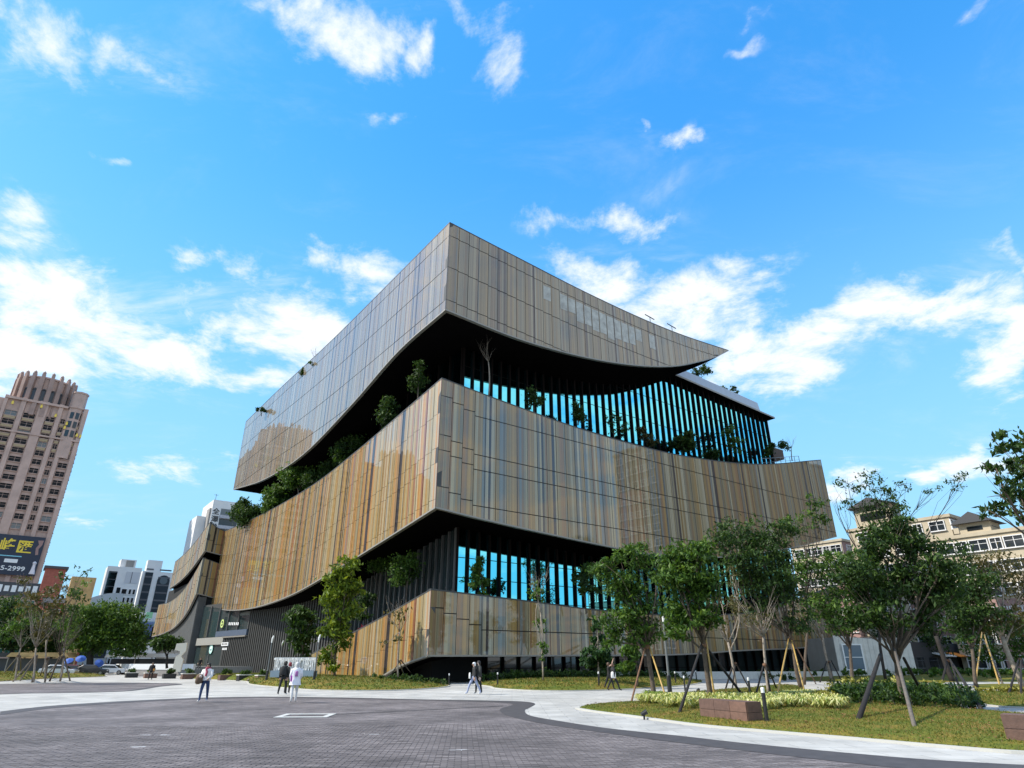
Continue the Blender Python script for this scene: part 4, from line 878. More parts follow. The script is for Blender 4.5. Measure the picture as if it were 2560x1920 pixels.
# ------------------------------------------------------------------ trees and planting
def leaf_mat(name, c, tr=.32):
    return mat(name, c, rough=.55, spec=.3, translucent=tr)
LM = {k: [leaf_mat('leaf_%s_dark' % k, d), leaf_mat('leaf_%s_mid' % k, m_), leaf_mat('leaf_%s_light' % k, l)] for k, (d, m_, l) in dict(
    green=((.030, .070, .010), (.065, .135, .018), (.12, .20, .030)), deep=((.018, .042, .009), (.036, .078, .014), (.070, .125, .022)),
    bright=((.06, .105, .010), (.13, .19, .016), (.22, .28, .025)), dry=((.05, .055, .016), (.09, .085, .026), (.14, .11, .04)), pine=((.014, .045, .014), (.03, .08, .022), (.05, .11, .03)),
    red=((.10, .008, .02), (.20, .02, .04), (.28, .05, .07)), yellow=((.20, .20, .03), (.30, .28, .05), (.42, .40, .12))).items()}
M_bark = mat('bark_brown', (.10, .075, .055), rough=.9, noise=.3, nscale=5, bump=.5, bscale=20)
M_barkp = mat('bark_pale', (.30, .25, .20), rough=.9, noise=.3, nscale=5, bump=.4, bscale=20)
M_barkd = mat('bark_dark', (.030, .025, .022), rough=.9, noise=.3, nscale=5)
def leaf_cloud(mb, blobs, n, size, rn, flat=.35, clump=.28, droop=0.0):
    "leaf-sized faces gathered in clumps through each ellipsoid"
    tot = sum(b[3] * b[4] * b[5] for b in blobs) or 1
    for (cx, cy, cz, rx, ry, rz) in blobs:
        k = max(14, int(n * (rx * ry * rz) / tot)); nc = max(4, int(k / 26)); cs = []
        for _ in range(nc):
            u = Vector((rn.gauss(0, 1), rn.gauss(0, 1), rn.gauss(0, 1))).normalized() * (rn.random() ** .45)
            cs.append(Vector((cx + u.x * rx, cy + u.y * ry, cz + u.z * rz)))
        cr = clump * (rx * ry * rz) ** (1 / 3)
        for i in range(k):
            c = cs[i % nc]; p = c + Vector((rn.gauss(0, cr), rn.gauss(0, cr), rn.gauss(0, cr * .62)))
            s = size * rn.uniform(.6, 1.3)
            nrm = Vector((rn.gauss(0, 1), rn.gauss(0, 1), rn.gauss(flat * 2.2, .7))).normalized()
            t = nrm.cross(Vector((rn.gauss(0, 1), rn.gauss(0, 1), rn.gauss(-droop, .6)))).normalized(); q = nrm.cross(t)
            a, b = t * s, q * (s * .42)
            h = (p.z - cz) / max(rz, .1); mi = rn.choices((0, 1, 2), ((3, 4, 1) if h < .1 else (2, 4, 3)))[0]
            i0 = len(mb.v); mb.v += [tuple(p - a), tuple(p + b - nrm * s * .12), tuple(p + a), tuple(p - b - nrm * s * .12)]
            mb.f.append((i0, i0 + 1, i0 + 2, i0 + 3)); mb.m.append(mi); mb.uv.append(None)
def limb(mb, a, b, r0, r1, rn, wob=.12, n=5, sides=5, sag=.0):
    a, b = Vector(a), Vector(b); L = (b - a).length; pts = []; rs = []
    w1, w2 = Vector((rn.gauss(0, 1), rn.gauss(0, 1), rn.gauss(0, .4))) * (wob * L), Vector((rn.gauss(0, 1), rn.gauss(0, 1), rn.gauss(0, .4))) * (wob * L * .6)
    for i in range(n + 1):
        t = i / n; p = a.lerp(b, t) + w1 * (t * (1 - t) * 1.6) + w2 * math.sin(t * 6.0) * .25 * (t * (1 - t) * 4); p.z += sag * L * math.sin(math.pi * t)
        pts.append(p); rs.append(r0 + (r1 - r0) * t ** .8)
    mb.tube(pts, rs, sides); return pts
def make_tree(name, label, base, fork, blobs, nleaf, size, kind='green', r=.09, bark=None, bare=0, seed=1, twigs=4, clump=.28, cat='tree', group=None, droop=0.0, twig_len=1.0, limb_r=.5):
    "base, fork: world points; blobs: world ellipsoids (x, y, z, rx, ry, rz); bare: extra leafless branches"
    rn = random.Random(seed); base = Vector(base); T = thing(name, label, cat, base, 0, group)
    L = lambda p: Vector(p) - base
    tb = MB(); f = L(fork); pts = limb(tb, (0, 0, -.15), f, r, r * .72, rn, wob=.05, n=6, sides=8)
    bl = [(b[0] - base.x, b[1] - base.y, b[2] - base.z, b[3], b[4], b[5]) for b in blobs]
    for b in bl:
        c = Vector(b[:3]); start = pts[-1] if rn.random() < .75 else pts[-2]
        path = limb(tb, start, c, r * limb_r, r * .16, rn, wob=.13, n=5)
        for k in range(twigs):
            u = Vector((rn.gauss(0, 1), rn.gauss(0, 1), rn.gauss(.3, .8))).normalized(); e = c + Vector((u.x * b[3], u.y * b[4], u.z * b[5])) * rn.uniform(.6, 1.0) * twig_len
            limb(tb, path[rn.choice((2, 3, 4, 5))], e, r * .17, r * .05, rn, wob=.15, n=3, sides=4)
    for k in range(bare):
        a = rn.uniform(0, 6.28); h = rn.uniform(.8, 2.4) ; e = f + Vector((math.cos(a) * h * .55, math.sin(a) * h * .55, h))
        p = limb(tb, pts[-1], e, r * .34, r * .07, rn, wob=.1, n=4, sides=4)
        for j in range(3): limb(tb, p[rn.choice((2, 3))], e + Vector((rn.gauss(0, .3), rn.gauss(0, .3), rn.uniform(.1, .8))), r * .12, r * .04, rn, wob=.12, n=3, sides=3)
    tb.build('trunk', bark or M_bark, T, smooth=True)
    if nleaf:
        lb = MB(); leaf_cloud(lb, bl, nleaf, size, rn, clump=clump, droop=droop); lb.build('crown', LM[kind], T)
    return T
def pb(x, y, rx, ry, Y, dz=1.0):
    "ellipsoid that the photograph shows at x, y with pixel radii rx, ry, standing Y metres ahead"
    c = at(x, y, Y); e = at(x + rx, y, Y); u = at(x, y - ry, Y)
    a, b = abs(e.x - c.x), abs(u.z - c.z)
    return (c.x, c.y, c.z, a, (a + b) / 2 * dz, b)
def px_tree(label, basepx, Y, forkpx, blobs, nleaf, size, z=None, name='tree', dY=0.0, full=1.0, **kw):
    nleaf = int(nleaf * full ** 2.2)
    b = at(*basepx, Y); b.z = max(0, b.z) if z is None else z
    f = at(*forkpx, Y + dY); rn = random.Random(kw.get('seed', 1) + 50)
    bl = [pb(q[0], q[1], q[2] * full, q[3] * full, Y + dY + (q[4] if len(q) > 4 else rn.uniform(-.6, .6))) for q in blobs]
    return make_tree(name, label, b, f, bl, nleaf, size, **kw)
def gY(x, y): return gp(x, y).y
# the park on the right
px_tree('leafy young tree tied to a bamboo and timber tripod, leftmost of the park trees', (1637, 1746), gY(1637, 1746), (1618, 1614), [(1520, 1425, 42, 38), (1590, 1390, 48, 34), (1640, 1420, 30, 30), (1555, 1470, 55, 40), (1600, 1500, 45, 40), (1560, 1550, 55, 35), (1600, 1580, 48, 38), (1545, 1605, 40, 26)], 4784, .136, kind='green', r=.13, full=1.06, clump=.19, seed=3, bare=4, twigs=6)
px_tree('dense dark leafed young tree behind the wooden planter, tied to long poles', (1780, 1764), gY(1780, 1764), (1758, 1611), [(1690, 1395, 45, 36), (1745, 1385, 45, 36), (1700, 1450, 55, 42), (1755, 1460, 45, 45), (1700, 1530, 50, 40), (1760, 1540, 38, 45), (1690, 1580, 38, 26)], 5980, .128, kind='green', r=.13, full=1.06, clump=.19, seed=4, bare=4, twigs=6)
px_tree('wide spreading tree with yellow bamboo tripod in front of the middle band', (2004, 1723), gY(2004, 1723), (1976, 1592), [(1800, 1345, 55, 30), (1860, 1330, 60, 36), (1850, 1400, 70, 45), (1930, 1380, 60, 45), (1960, 1330, 45, 35), (1900, 1460, 70, 45), (1960, 1470, 50, 50), (1990, 1550, 45, 40), (1900, 1530, 45, 30)], 7820, .150, kind='deep', r=.15, full=1.06, clump=.19, seed=5, bare=4, twigs=6)
px_tree('pale trunked leaning tree with short black brace, left of the path bend', (1841, 1727), gY(1841, 1727), (1820, 1606), [(1800, 1500, 30, 30), (1845, 1520, 22, 30), (1785, 1560, 18, 20), (1830, 1440, 20, 25)], 386, .114, kind='dry', r=.10, bark=M_barkp, seed=6, bare=5)
px_tree('nearly bare tree with a fan of pale twigs above a black brace', (1922, 1739), gY(1922, 1739), (1908, 1592), [(1840, 1500, 30, 40), (1890, 1540, 35, 30), (1860, 1560, 35, 25)], 239, .106, kind='dry', r=.09, bark=M_barkp, seed=7, bare=9, twigs=7)
px_tree('tree with many upright whitish limbs in front of the library end', (2079, 1703), gY(2079, 1703), (2055, 1585), [(2010, 1480, 40, 40), (2060, 1450, 40, 45), (2075, 1530, 26, 30), (2015, 1560, 30, 28), (2040, 1400, 40, 30)], 1380, .141, kind='deep', r=.16, bark=M_barkp, full=1.04, clump=.2, seed=8, bare=8, twigs=6)
px_tree('largest park tree with twisting grey limbs propped by black logs', (2262, 1775), gY(2262, 1775), (2240, 1640), [(2140, 1420, 55, 40), (2200, 1360, 60, 45), (2290, 1370, 60, 45), (2360, 1410, 50, 45), (2170, 1480, 60, 45), (2250, 1450, 65, 50), (2330, 1480, 60, 50), (2210, 1540, 60, 40), (2300, 1550, 50, 40), (2130, 1550, 45, 35), (2380, 1480, 40, 40), (2240, 1310, 40, 30)], 8740, .114, kind='deep', r=.115, full=1.06, clump=.19, seed=9, twigs=6, bark=M_bark, bare=4)
px_tree('thick dark trunked tree behind the croton hedge, leaning left', (2384, 1706), gY(2384, 1706), (2340, 1590), [(2340, 1440, 50, 50), (2400, 1400, 45, 40), (2390, 1500, 45, 50), (2330, 1530, 35, 35), (2230, 1290, 50, 40), (2200, 1250, 40, 30)], 3312, .176, kind='deep', r=.26, bark=M_barkd, full=1.06, clump=.19, seed=10)
px_tree('bare limbed tree leaning in from the right edge over the lawn', (2562, 1722), gY(2562, 1722), (2505, 1590), [(2450, 1480, 40, 40), (2500, 1420, 55, 45), (2560, 1460, 50, 60), (2470, 1560, 40, 30), (2540, 1550, 45, 45), (2440, 1420, 30, 25)], 2024, .150, kind='dry', r=.2, bark=M_barkp, full=1.04, clump=.2, seed=11, bare=6)
px_tree('tree with large dark leaves filling the upper right corner of the park', (2700, 1790), gY(2700, 1790), (2640, 1400), [(2520, 1110, 45, 40), (2490, 1170, 45, 34), (2550, 1200, 50, 50), (2500, 1240, 45, 30), (2470, 1275, 35, 22), (2570, 1290, 40, 30), (2590, 1120, 40, 50), (2620, 1250, 60, 80)], 1748, .150, kind='deep', r=.12, full=1.04, clump=.2, seed=12)
px_tree('tall airy tree with fine upright twigs above the dark crowns', (2215, 1706), gY(2215, 1706), (2190, 1420), [(2120, 1210, 45, 26), (2180, 1200, 45, 26), (2240, 1215, 45, 24), (2150, 1260, 50, 30), (2090, 1250, 30, 24), (2400, 1200, 40, 26), (2330, 1230, 30, 20)], 828, .176, kind='deep', r=.14, full=1.04, clump=.2, seed=13, twigs=9, bare=4, bark=M_barkd)
px_tree('feathery yellow green tree in front of the right end of the middle band', (2010, 1712), gY(2010, 1712), (2015, 1500), [(2030, 1250, 30, 26), (2000, 1300, 40, 26), (1950, 1310, 30, 20), (2050, 1290, 24, 30)], 644, .167, kind='green', r=.13, full=1.06, clump=.19, seed=14, twigs=7)
px_tree('rounded green tree on the far lawn between bamboo poles', (2480, 1690), gY(2480, 1694), (2480, 1640), [(2430, 1580, 40, 40), (2490, 1560, 45, 40), (2550, 1580, 45, 45), (2460, 1630, 50, 26), (2540, 1640, 40, 24)], 3312, .229, kind='green', r=.18, full=1.06, clump=.19, seed=15)
px_tree('dense bushy tree behind the annex roof line', (2300, 1690), gY(2300, 1690), (2300, 1640), [(2250, 1590, 40, 40), (2320, 1600, 45, 40), (2180, 1560, 35, 35), (2130, 1590, 25, 30)], 2576, .246, kind='deep', r=.18, full=1.06, clump=.19, seed=16)
px_tree('dense green crown filling the gap beside the white limbed tree', (2130, 1712), gY(2130, 1712), (2125, 1620), [(2080, 1420, 50, 45), (2120, 1470, 50, 50), (2050, 1510, 50, 40), (2110, 1550, 55, 36), (2000, 1420, 45, 35), (2150, 1400, 40, 35)], 4784, .176, kind='green', r=.16, seed=26, clump=.2, full=1.04, twigs=6)
px_tree('dark leafy tree between the largest park tree and the right edge', (2440, 1722), gY(2440, 1722), (2430, 1620), [(2400, 1520, 45, 45), (2440, 1460, 45, 45), (2470, 1530, 40, 45), (2410, 1580, 45, 30)], 3312, .158, kind='deep', r=.14, seed=27, clump=.2, full=1.04, twigs=6)

# slim trees along the library front
px_tree('lush climbing tree with bright yellow green leaves at the left foot of the library', (838, 1690), 58, (850, 1560), [(868, 1412, 26, 26), (850, 1455, 42, 28), (880, 1470, 26, 24), (835, 1500, 36, 28), (860, 1530, 36, 30), (825, 1570, 32, 26), (850, 1600, 24, 30), (815, 1640, 26, 26), (832, 1672, 24, 18), (840, 1440, 24, 20)], 3600, .24, kind='bright', r=.12, seed=17, z=.4)
px_tree('shadowed broad leafed tree beside the ribbed wall', (757, 1675), 66, (755, 1600), [(745, 1545, 30, 26), (770, 1560, 24, 26), (750, 1590, 28, 24), (760, 1625, 24, 24)], 1500, .28, kind='deep', r=.12, seed=18, z=.5)
px_tree('small bare tree with three props in front of the lowest striped band', (996, 1690), 55, (999, 1580), [(975, 1545, 18, 25), (1010, 1540, 20, 30), (1000, 1600, 26, 14), (965, 1610, 20, 10)], 90, .2, kind='dry', r=.07, bark=M_barkp, seed=19, bare=6, z=.55, twigs=6)
px_tree('thin ivy clad tree with a fan of bare upright twigs at the lower band', (1358, 1692), 52, (1345, 1500), [(1350, 1560, 10, 30), (1352, 1620, 12, 25), (1340, 1480, 26, 20), (1352, 1650, 10, 14)], 420, .16, kind='green', r=.07, bark=M_barkp, seed=20, bare=11, z=.4, twigs=3)
px_tree('dark tiered conifer like tree right of the ivy clad trunk', (1497, 1700), 50, (1490, 1560), [(1488, 1560, 16, 14), (1490, 1600, 26, 12), (1492, 1630, 36, 14), (1490, 1655, 46, 14), (1480, 1545, 12, 8)], 1900, .2, kind='pine', r=.08, bark=M_barkp, seed=21, z=.35, clump=.2)
px_tree('slender leafy tree in front of the lower glass near the corner', (1206, 1520), 62, (1205, 1460), [(1200, 1400, 14, 16), (1190, 1435, 20, 16), (1208, 1450, 18, 18), (1185, 1465, 18, 12), (1207, 1480, 14, 12)], 700, .26, kind='green', r=.06, seed=22, z=6.3)
px_tree('leafy shrub tree between conifer and park path', (1592, 1696), 48, (1588, 1650), [(1580, 1630, 26, 20), (1600, 1600, 24, 22), (1570, 1665, 24, 16)], 900, .22, kind='green', r=.06, seed=23, z=.25)
px_tree('dark evergreen on the low terrace behind the first park tree', (1465, 1530), 66, (1460, 1470), [(1455, 1440, 24, 22), (1475, 1420, 20, 20), (1470, 1470, 26, 20)], 800, .26, kind='deep', r=.07, seed=24, z=6.2)
# roof and terrace trees of the library
TERR = [('small bright green tree under the soffit at the left terrace', (1018, 1500), 68, (1020, 1450), [(1010, 1420, 32, 30), (1030, 1400, 18, 18), (1000, 1450, 22, 16)], 1900, .17, 'green', 4.5),
 ('flat topped green tree left of it under the soffit', (950, 1500), 74, (950, 1440), [(950, 1408, 32, 16), (930, 1415, 16, 12)], 1140, .17, 'green', 4),
 ('low layered shrub tree on the sloping terrace with red leaves beside it', (915, 1560), 74, (915, 1530), [(920, 1490, 22, 9), (905, 1508, 26, 9), (900, 1540, 26, 9)], 988, .17, 'deep', 3),
 ('slim column like tree on the middle terrace near the building corner', (1046, 1000), 66, (1046, 960), [(1046, 925, 8, 26), (1040, 965, 18, 14), (1052, 955, 14, 20), (1030, 950, 12, 8)], 798, .20, 'deep', None),
 ('oval green tree on the middle terrace below the upper band', (972, 1065), 72, (972, 1050), [(972, 1015, 18, 18), (968, 1045, 20, 18)], 1520, .22, 'deep', None),
 ('rounded tree on the middle terrace halfway along the left face', (872, 1160), 86, (870, 1145), [(860, 1125, 20, 20), (885, 1112, 24, 16), (870, 1150, 22, 14)], 1710, .28, 'deep', None),
 ('bushy tree left of the halfway terrace tree', (830, 1195), 92, (830, 1190), [(828, 1175, 20, 18), (840, 1160, 12, 10)], 1330, .28, 'deep', None),
 ('tall terrace tree with bare forked trunk and lit crown', (745, 1250), 98, (745, 1225), [(765, 1165, 26, 16), (735, 1195, 26, 18), (775, 1185, 18, 18)], 2090, .28, 'green', None),
 ('dense dark shrub tree beside the forked trunk', (785, 1225), 95, (785, 1215), [(785, 1205, 20, 18), (800, 1215, 16, 14)], 1520, .28, 'deep', None),
 ('bright bushy tree near the left end of the terrace', (690, 1280), 104, (690, 1270), [(692, 1240, 24, 18), (680, 1262, 20, 14)], 1900, .30, 'green', None),
 ('dark tree silhouetted at the far left end of the terrace', (625, 1310), 112, (625, 1290), [(612, 1262, 10, 18), (625, 1290, 26, 18), (650, 1290, 24, 14)], 1900, .32, 'deep', None),
 ('small dark tree behind the white apartment sign corner', (600, 1310), 116, (598, 1295), [(598, 1280, 14, 18), (604, 1300, 12, 12)], 950, .32, 'deep', None),
 ('bare T shaped sapling before the upper glass', (1222, 985), 64, (1221, 905), [], 0, .13, 'dry', None),
 ('leafy sapling before the upper glass', (1335, 1030), 68, (1335, 1010), [(1330, 985, 14, 16), (1345, 1000, 14, 14), (1325, 1010, 12, 10)], 627, .20, 'deep', None),
 ('narrow leafy sapling in the middle of the upper glass', (1445, 1060), 73, (1445, 1045), [(1442, 1020, 10, 18), (1450, 1045, 14, 14)], 570, .20, 'deep', None),
 ('thin open sapling right of the narrow one', (1535, 1095), 77, (1535, 1075), [(1530, 1050, 18, 12), (1545, 1070, 20, 14)], 304, .20, 'deep', None),
 ('yellowing sapling before the tall glass under the roof tip', (1610, 1120), 81, (1610, 1100), [(1605, 1075, 10, 14), (1615, 1095, 14, 14), (1630, 1105, 16, 10)], 570, .21, 'dry', None),
 ('rounded dark tree on the right of the middle terrace', (1706, 1140), 86, (1706, 1130), [(1690, 1105, 18, 14), (1712, 1110, 22, 18), (1720, 1090, 14, 10)], 1520, .28, 'deep', None),
 ('low dark shrub tree near the balcony box', (1780, 1155), 90, (1780, 1148), [(1780, 1135, 16, 10)], 570, .28, 'deep', None),
 ('wispy terrace tree right of the rounded dark one', (1832, 1150), 93, (1830, 1130), [(1820, 1075, 16, 22), (1838, 1110, 14, 22)], 494, .24, 'green', None),
 ('shrub hanging from the balcony box at the right end', (1922, 1130), 97, (1922, 1125), [(1922, 1125, 10, 8), (1930, 1115, 6, 8), (1918, 1140, 8, 5)], 798, .23, 'deep', None),
 ('bare forked tree at the right end of the middle terrace', (1980, 1150), 101, (1978, 1120), [(1955, 1115, 12, 14)], 228, .24, 'deep', None),
 ('tree on the flat roof beside the upswept tip', (1757, 950), 97, (1752, 945), [(1738, 930, 12, 9), (1757, 925, 13, 12), (1768, 932, 8, 10)], 570, .25, 'deep', 42.3),
 ('pair of tiny saplings on the flat roof', (1825, 985), 102, (1822, 978), [(1808, 972, 12, 6), (1832, 968, 6, 8), (1836, 982, 8, 6)], 342, .22, 'deep', 41.8),
 ('bare branched tree on the upper roof edge at the left', (795, 920), 92, (790, 900), [(780, 912, 7, 6)], 114, .24, 'deep', 45.0),
 ('small round roof tree left of the bare one', (760, 950), 96, (761, 940), [(760, 930, 9, 9)], 418, .24, 'deep', 45.0),
 ('dark roof shrub right of the bare roof tree', (832, 885), 88, (832, 880), [(825, 882, 8, 6), (838, 872, 6, 5)], 304, .24, 'deep', 45.0),
 ('leaning roof shrub near the left end of the upper band', (655, 1030), 112, (652, 1024), [(650, 1023, 10, 4), (660, 1027, 7, 4)], 209, .26, 'deep', 45.0)]
for i, (lab, bp, Y, fk, bl, nl, sz_, kd, z) in enumerate(TERR):
    bare = {'bare T': 5, 'bare f': 6, 'bare b': 6}.get(lab[:6], 0)
    px_tree(lab, bp, Y, fk, bl, nl, sz_, full=1.3 if bp[0] < 900 and bp[1] > 1100 else 1.1, z=at(*bp, Y).z if z is None else z, kind=kd, r=.09, seed=60 + i, bare=bare, twigs=3, bark=M_bark if 'bare' not in lab else M_barkp, name='terrace_tree')
RS = [(s, cur['ltL'](s)) for s in (13.5, 15, 16.5, 18, 20.5, 22, 23.5)]
for i, (s, z) in enumerate(RS):
    p = lw(1.3, s, z - .2); m = MB(); leaf_cloud(m, [(0, 0, .3, .55, .6, .45)], 170, .24, random.Random(i), flat=.0); T = thing('red_shrub', 'red leaved shrub on the sloping terrace edge, %s' % ('lowest of the row', 'second from the low end', 'third from the low end', 'middle of the row', 'third from the high end', 'second from the high end', 'highest of the row')[len(RS) - 1 - i], 'shrub', p, 0, 'red shrubs along the sloping terrace edge'); m.build('foliage', LM['red'], T)
# left side: staked young trees on the lawn, dense street trees behind
px_tree('large round banyan like street tree with dark glossy crown left of the wing', (225, 1668), 108, (228, 1620), [(250, 1530, 55, 30), (310, 1545, 45, 36), (220, 1560, 50, 36), (280, 1580, 60, 40), (340, 1585, 30, 40), (230, 1610, 50, 26), (320, 1620, 45, 24), (190, 1590, 30, 40)], 19000, .26, kind='green', r=.55, bark=M_barkd, seed=30, clump=.2)
px_tree('dark street tree at the far left edge', (30, 1668), 112, (30, 1625), [(20, 1530, 45, 36), (60, 1560, 45, 40), (10, 1590, 40, 40), (70, 1610, 40, 26)], 8000, .27, kind='deep', r=.4, bark=M_barkd, seed=31)
px_tree('dark street tree between the far left tree and the banyan', (125, 1668), 116, (125, 1625), [(110, 1570, 40, 36), (150, 1580, 36, 40), (130, 1610, 45, 26)], 7000, .27, kind='deep', r=.4, bark=M_barkd, seed=32)
px_tree('spreading black tree by the white pylon at the wing', (418, 1668), 100, (418, 1640), [(400, 1612, 26, 14), (430, 1608, 26, 14), (415, 1600, 20, 12)], 3000, .26, kind='deep', r=.2, bark=M_barkd, seed=33)
ST = [((46, 1674), 62, (52, 1620), [(20, 1560, 30, 35), (60, 1545, 35, 40), (45, 1590, 30, 22)], 520, 'green', 'staked thin tree nearest the left edge of the lawn'),
      ((88, 1690), 56, (90, 1620), [(70, 1510, 30, 36), (110, 1500, 30, 40), (95, 1570, 30, 30), (60, 1450, 26, 20)], 620, 'dry', 'tall staked tree with brown sparse leaves on the left lawn'),
      ((118, 1684), 60, (116, 1600), [(120, 1540, 30, 36), (140, 1480, 26, 24), (110, 1590, 26, 20)], 480, 'dry', 'thin grey stemmed staked tree in the middle of the left lawn'),
      ((156, 1682), 60, (160, 1620), [(180, 1530, 36, 30), (200, 1470, 30, 22), (170, 1580, 30, 24)], 420, 'green', 'leaning staked tree toward the right end of the left lawn'),
      ((128, 1688), 58, (150, 1640), [(165, 1440, 30, 14), (205, 1430, 30, 10), (190, 1500, 26, 30)], 160, 'deep', 'tallest bare staked tree of the left lawn, branches against the sky')]
for i, (bp, Y, fk, bl, nl, kd, lab) in enumerate(ST):
    px_tree(lab, bp, Y, fk, bl, nl, .19, kind=kd, r=.08, bark=M_barkp if i != 4 else M_bark, seed=40 + i, bare=7, twigs=7, z=.35)
# supports: poles leaning in on a trunk
M_bam = mat('bamboo_pole', (.42, .27, .075), rough=.5, noise=.2, nscale=8); M_log = mat('black_log', (.018, .014, .012), rough=.9, noise=.3, nscale=8); M_timb = mat('brown_timber', (.17, .085, .045), rough=.8, noise=.25, nscale=8); M_gtim = mat('grey_timber', (.13, .11, .09), rough=.85, noise=.25, nscale=8)
def support(label, poles, tops, r=.03, group='tree supports', Yt=None):
    "poles: [(foot px, material)], tops: px where they meet"
    T = None
    for (fx, fy), tp, m_, rr in poles:
        f = gp(fx, fy); t = at(*tp, Yt)
        if T is None: o = Vector((t.x, t.y, 0)); T = thing('tree_support', label, 'tree support', o, 0, group)
        d = (t - f).normalized(); mb = MB(); a, b = f - o - d * .1, t - o + d * .18
        mb.tube([a, a.lerp(b, .33), a.lerp(b, .66), b], [rr * 1.05, rr, rr * .97, rr * .9], 7); mb.build('pole', m_, T, smooth=True)
    k = MB(); tt = at(*tops, Yt) - o; k.lathe([(.10, -.1), (.13, 0), (.10, .1)], tuple(tt), 8); k.build('lashing', M_timb, T)
    return T
y1 = gY(1637, 1746); support('brown and bamboo tripod round the leftmost park tree', [((1577, 1761), (1613, 1618), M_timb, .042), ((1668, 1753), (1624, 1618), M_bam, .042), ((1630, 1738), (1619, 1616), M_timb, .042)], (1618, 1617), Yt=y1)
y1 = gY(1780, 1764); support('long black poles and one upright bamboo round the tree behind the planter', [((1694, 1796), (1754, 1612), M_log, .05), ((1790, 1765), (1766, 1606), M_bam, .042), ((1876, 1763), (1764, 1616), M_log, .055)], (1760, 1612), Yt=y1)
y1 = gY(2004, 1723); support('yellow bamboo tripod under the wide spreading tree', [((1941, 1748), (1972, 1596), M_bam, .05), ((2011, 1727), (1978, 1596), M_bam, .05), ((2040, 1710), (1982, 1600), M_timb, .045)], (1976, 1596), Yt=y1)
y1 = gY(1841, 1727); support('short black brace round the pale leaning trunk', [((1812, 1729), (1832, 1662), M_log, .05), ((1870, 1716), (1842, 1662), M_log, .05), ((1830, 1731), (1838, 1660), M_log, .045)], (1838, 1660), Yt=y1)
y1 = gY(1922, 1739); support('black brace round the nearly bare tree', [((1888, 1745), (1908, 1665), M_log, .05), ((1945, 1730), (1918, 1665), M_log, .045), ((1928, 1742), (1914, 1662), M_log, .045)], (1912, 1663), Yt=y1)
y1 = gY(2079, 1703); support('black brace round the white limbed tree', [((2050, 1706), (2066, 1655), M_log, .06), ((2105, 1704), (2080, 1655), M_log, .06), ((2085, 1710), (2074, 1655), M_log, .055)], (2073, 1655), Yt=y1)
y1 = gY(2262, 1775); support('heavy black logs propping the largest park tree', [((2139, 1822), (2200, 1640), M_log, .075), ((2293, 1842), (2236, 1622), M_gtim, .055), ((2320, 1760), (2262, 1650), M_log, .06)], (2236, 1640), Yt=y1)
y1 = gY(2384, 1712); support('black log tripod round the thick dark trunk', [((2352, 1716), (2368, 1655), M_log, .085), ((2463, 1788), (2374, 1648), M_log, .075), ((2400, 1725), (2376, 1650), M_log, .07)], (2371, 1652), Yt=y1)
y1 = gY(2480, 1694) * .72; support('pair of tall bamboo poles on the far right lawn', [((2438, 1716), (2455, 1580), M_bam, .06), ((2500, 1716), (2460, 1585), M_bam, .06), ((2508, 1713), (2462, 1600), M_gtim, .08)], (2457, 1582), Yt=y1)
y1 = gY(2562, 1722); support('black pole brace at the right edge of the lawn', [((2520, 1742), (2546, 1650), M_log, .06), ((2553, 1745), (2552, 1650), M_log, .06), ((2585, 1735), (2556, 1652), M_log, .05)], (2550, 1650), Yt=y1)
support('three thin props round the small bare tree', [((965, 1707), (998, 1655), M_gtim, .05), ((1015, 1708), (1000, 1655), M_gtim, .05), ((1042, 1700), (1002, 1650), M_gtim, .05)], (998, 1654), Yt=55)
for i, (a, b, c, tp, Y, lab) in enumerate([((5, 1689), (30, 1688), (52, 1686), (46, 1640), 62, 'timber props of the staked tree at the left edge'), ((32, 1704), (50, 1702), (80, 1706), (88, 1640), 58, 'long slanting props left of the middle staked tree'), ((98, 1694), (112, 1706), (106, 1690), (118, 1645), 60, 'props of the middle staked tree'), ((113, 1692), (150, 1703), (175, 1702), (156, 1642), 60, 'props of the leaning staked tree')]):
    support(lab, [(a, tp, M_gtim, .07), (b, (tp[0] + 3, tp[1]), M_gtim, .07), (c, (tp[0] + 5, tp[1]), M_gtim, .07)], tp, Yt=Y)
# ground planting
def in_poly(p, P):
    c = False; n = len(P); j = n - 1
    for i in range(n):
        if (P[i].y > p[1]) != (P[j].y > p[1]) and p[0] < (P[j].x - P[i].x) * (p[1] - P[i].y) / (P[j].y - P[i].y) + P[i].x: c = not c
        j = i
    return c
BVH = {}
from mathutils.bvhtree import BVHTree
lawns = [o for o in COL.objects if o.name.startswith('lawn')]
def lawn_height(x, y):
    h = 0
    for o in lawns:
        if o.name not in BVH: BVH[o.name] = BVHTree.FromPolygons([v.co for v in o.data.vertices], [p.vertices[:] for p in o.data.polygons])
        r = BVH[o.name].ray_cast(Vector((x, y, 5)), Vector((0, 0, -1)))
        if r[0] is not None: h = max(h, r[0].z)
    return h
def scatter(P, n, rn):
    x0, x1 = min(p.x for p in P), max(p.x for p in P); y0, y1 = min(p.y for p in P), max(p.y for p in P); out = []
    while len(out) < n:
        p = (rn.uniform(x0, x1), rn.uniform(y0, y1))
        if in_poly(p, P): out.append(p)
    return out
M_gb = [mat('grass_blade_green', (.085, .13, .014), rough=.7, translucent=.2), mat('grass_blade_olive', (.15, .155, .02), rough=.7, translucent=.2), mat('grass_blade_straw', (.25, .165, .045), rough=.7, translucent=.2)]
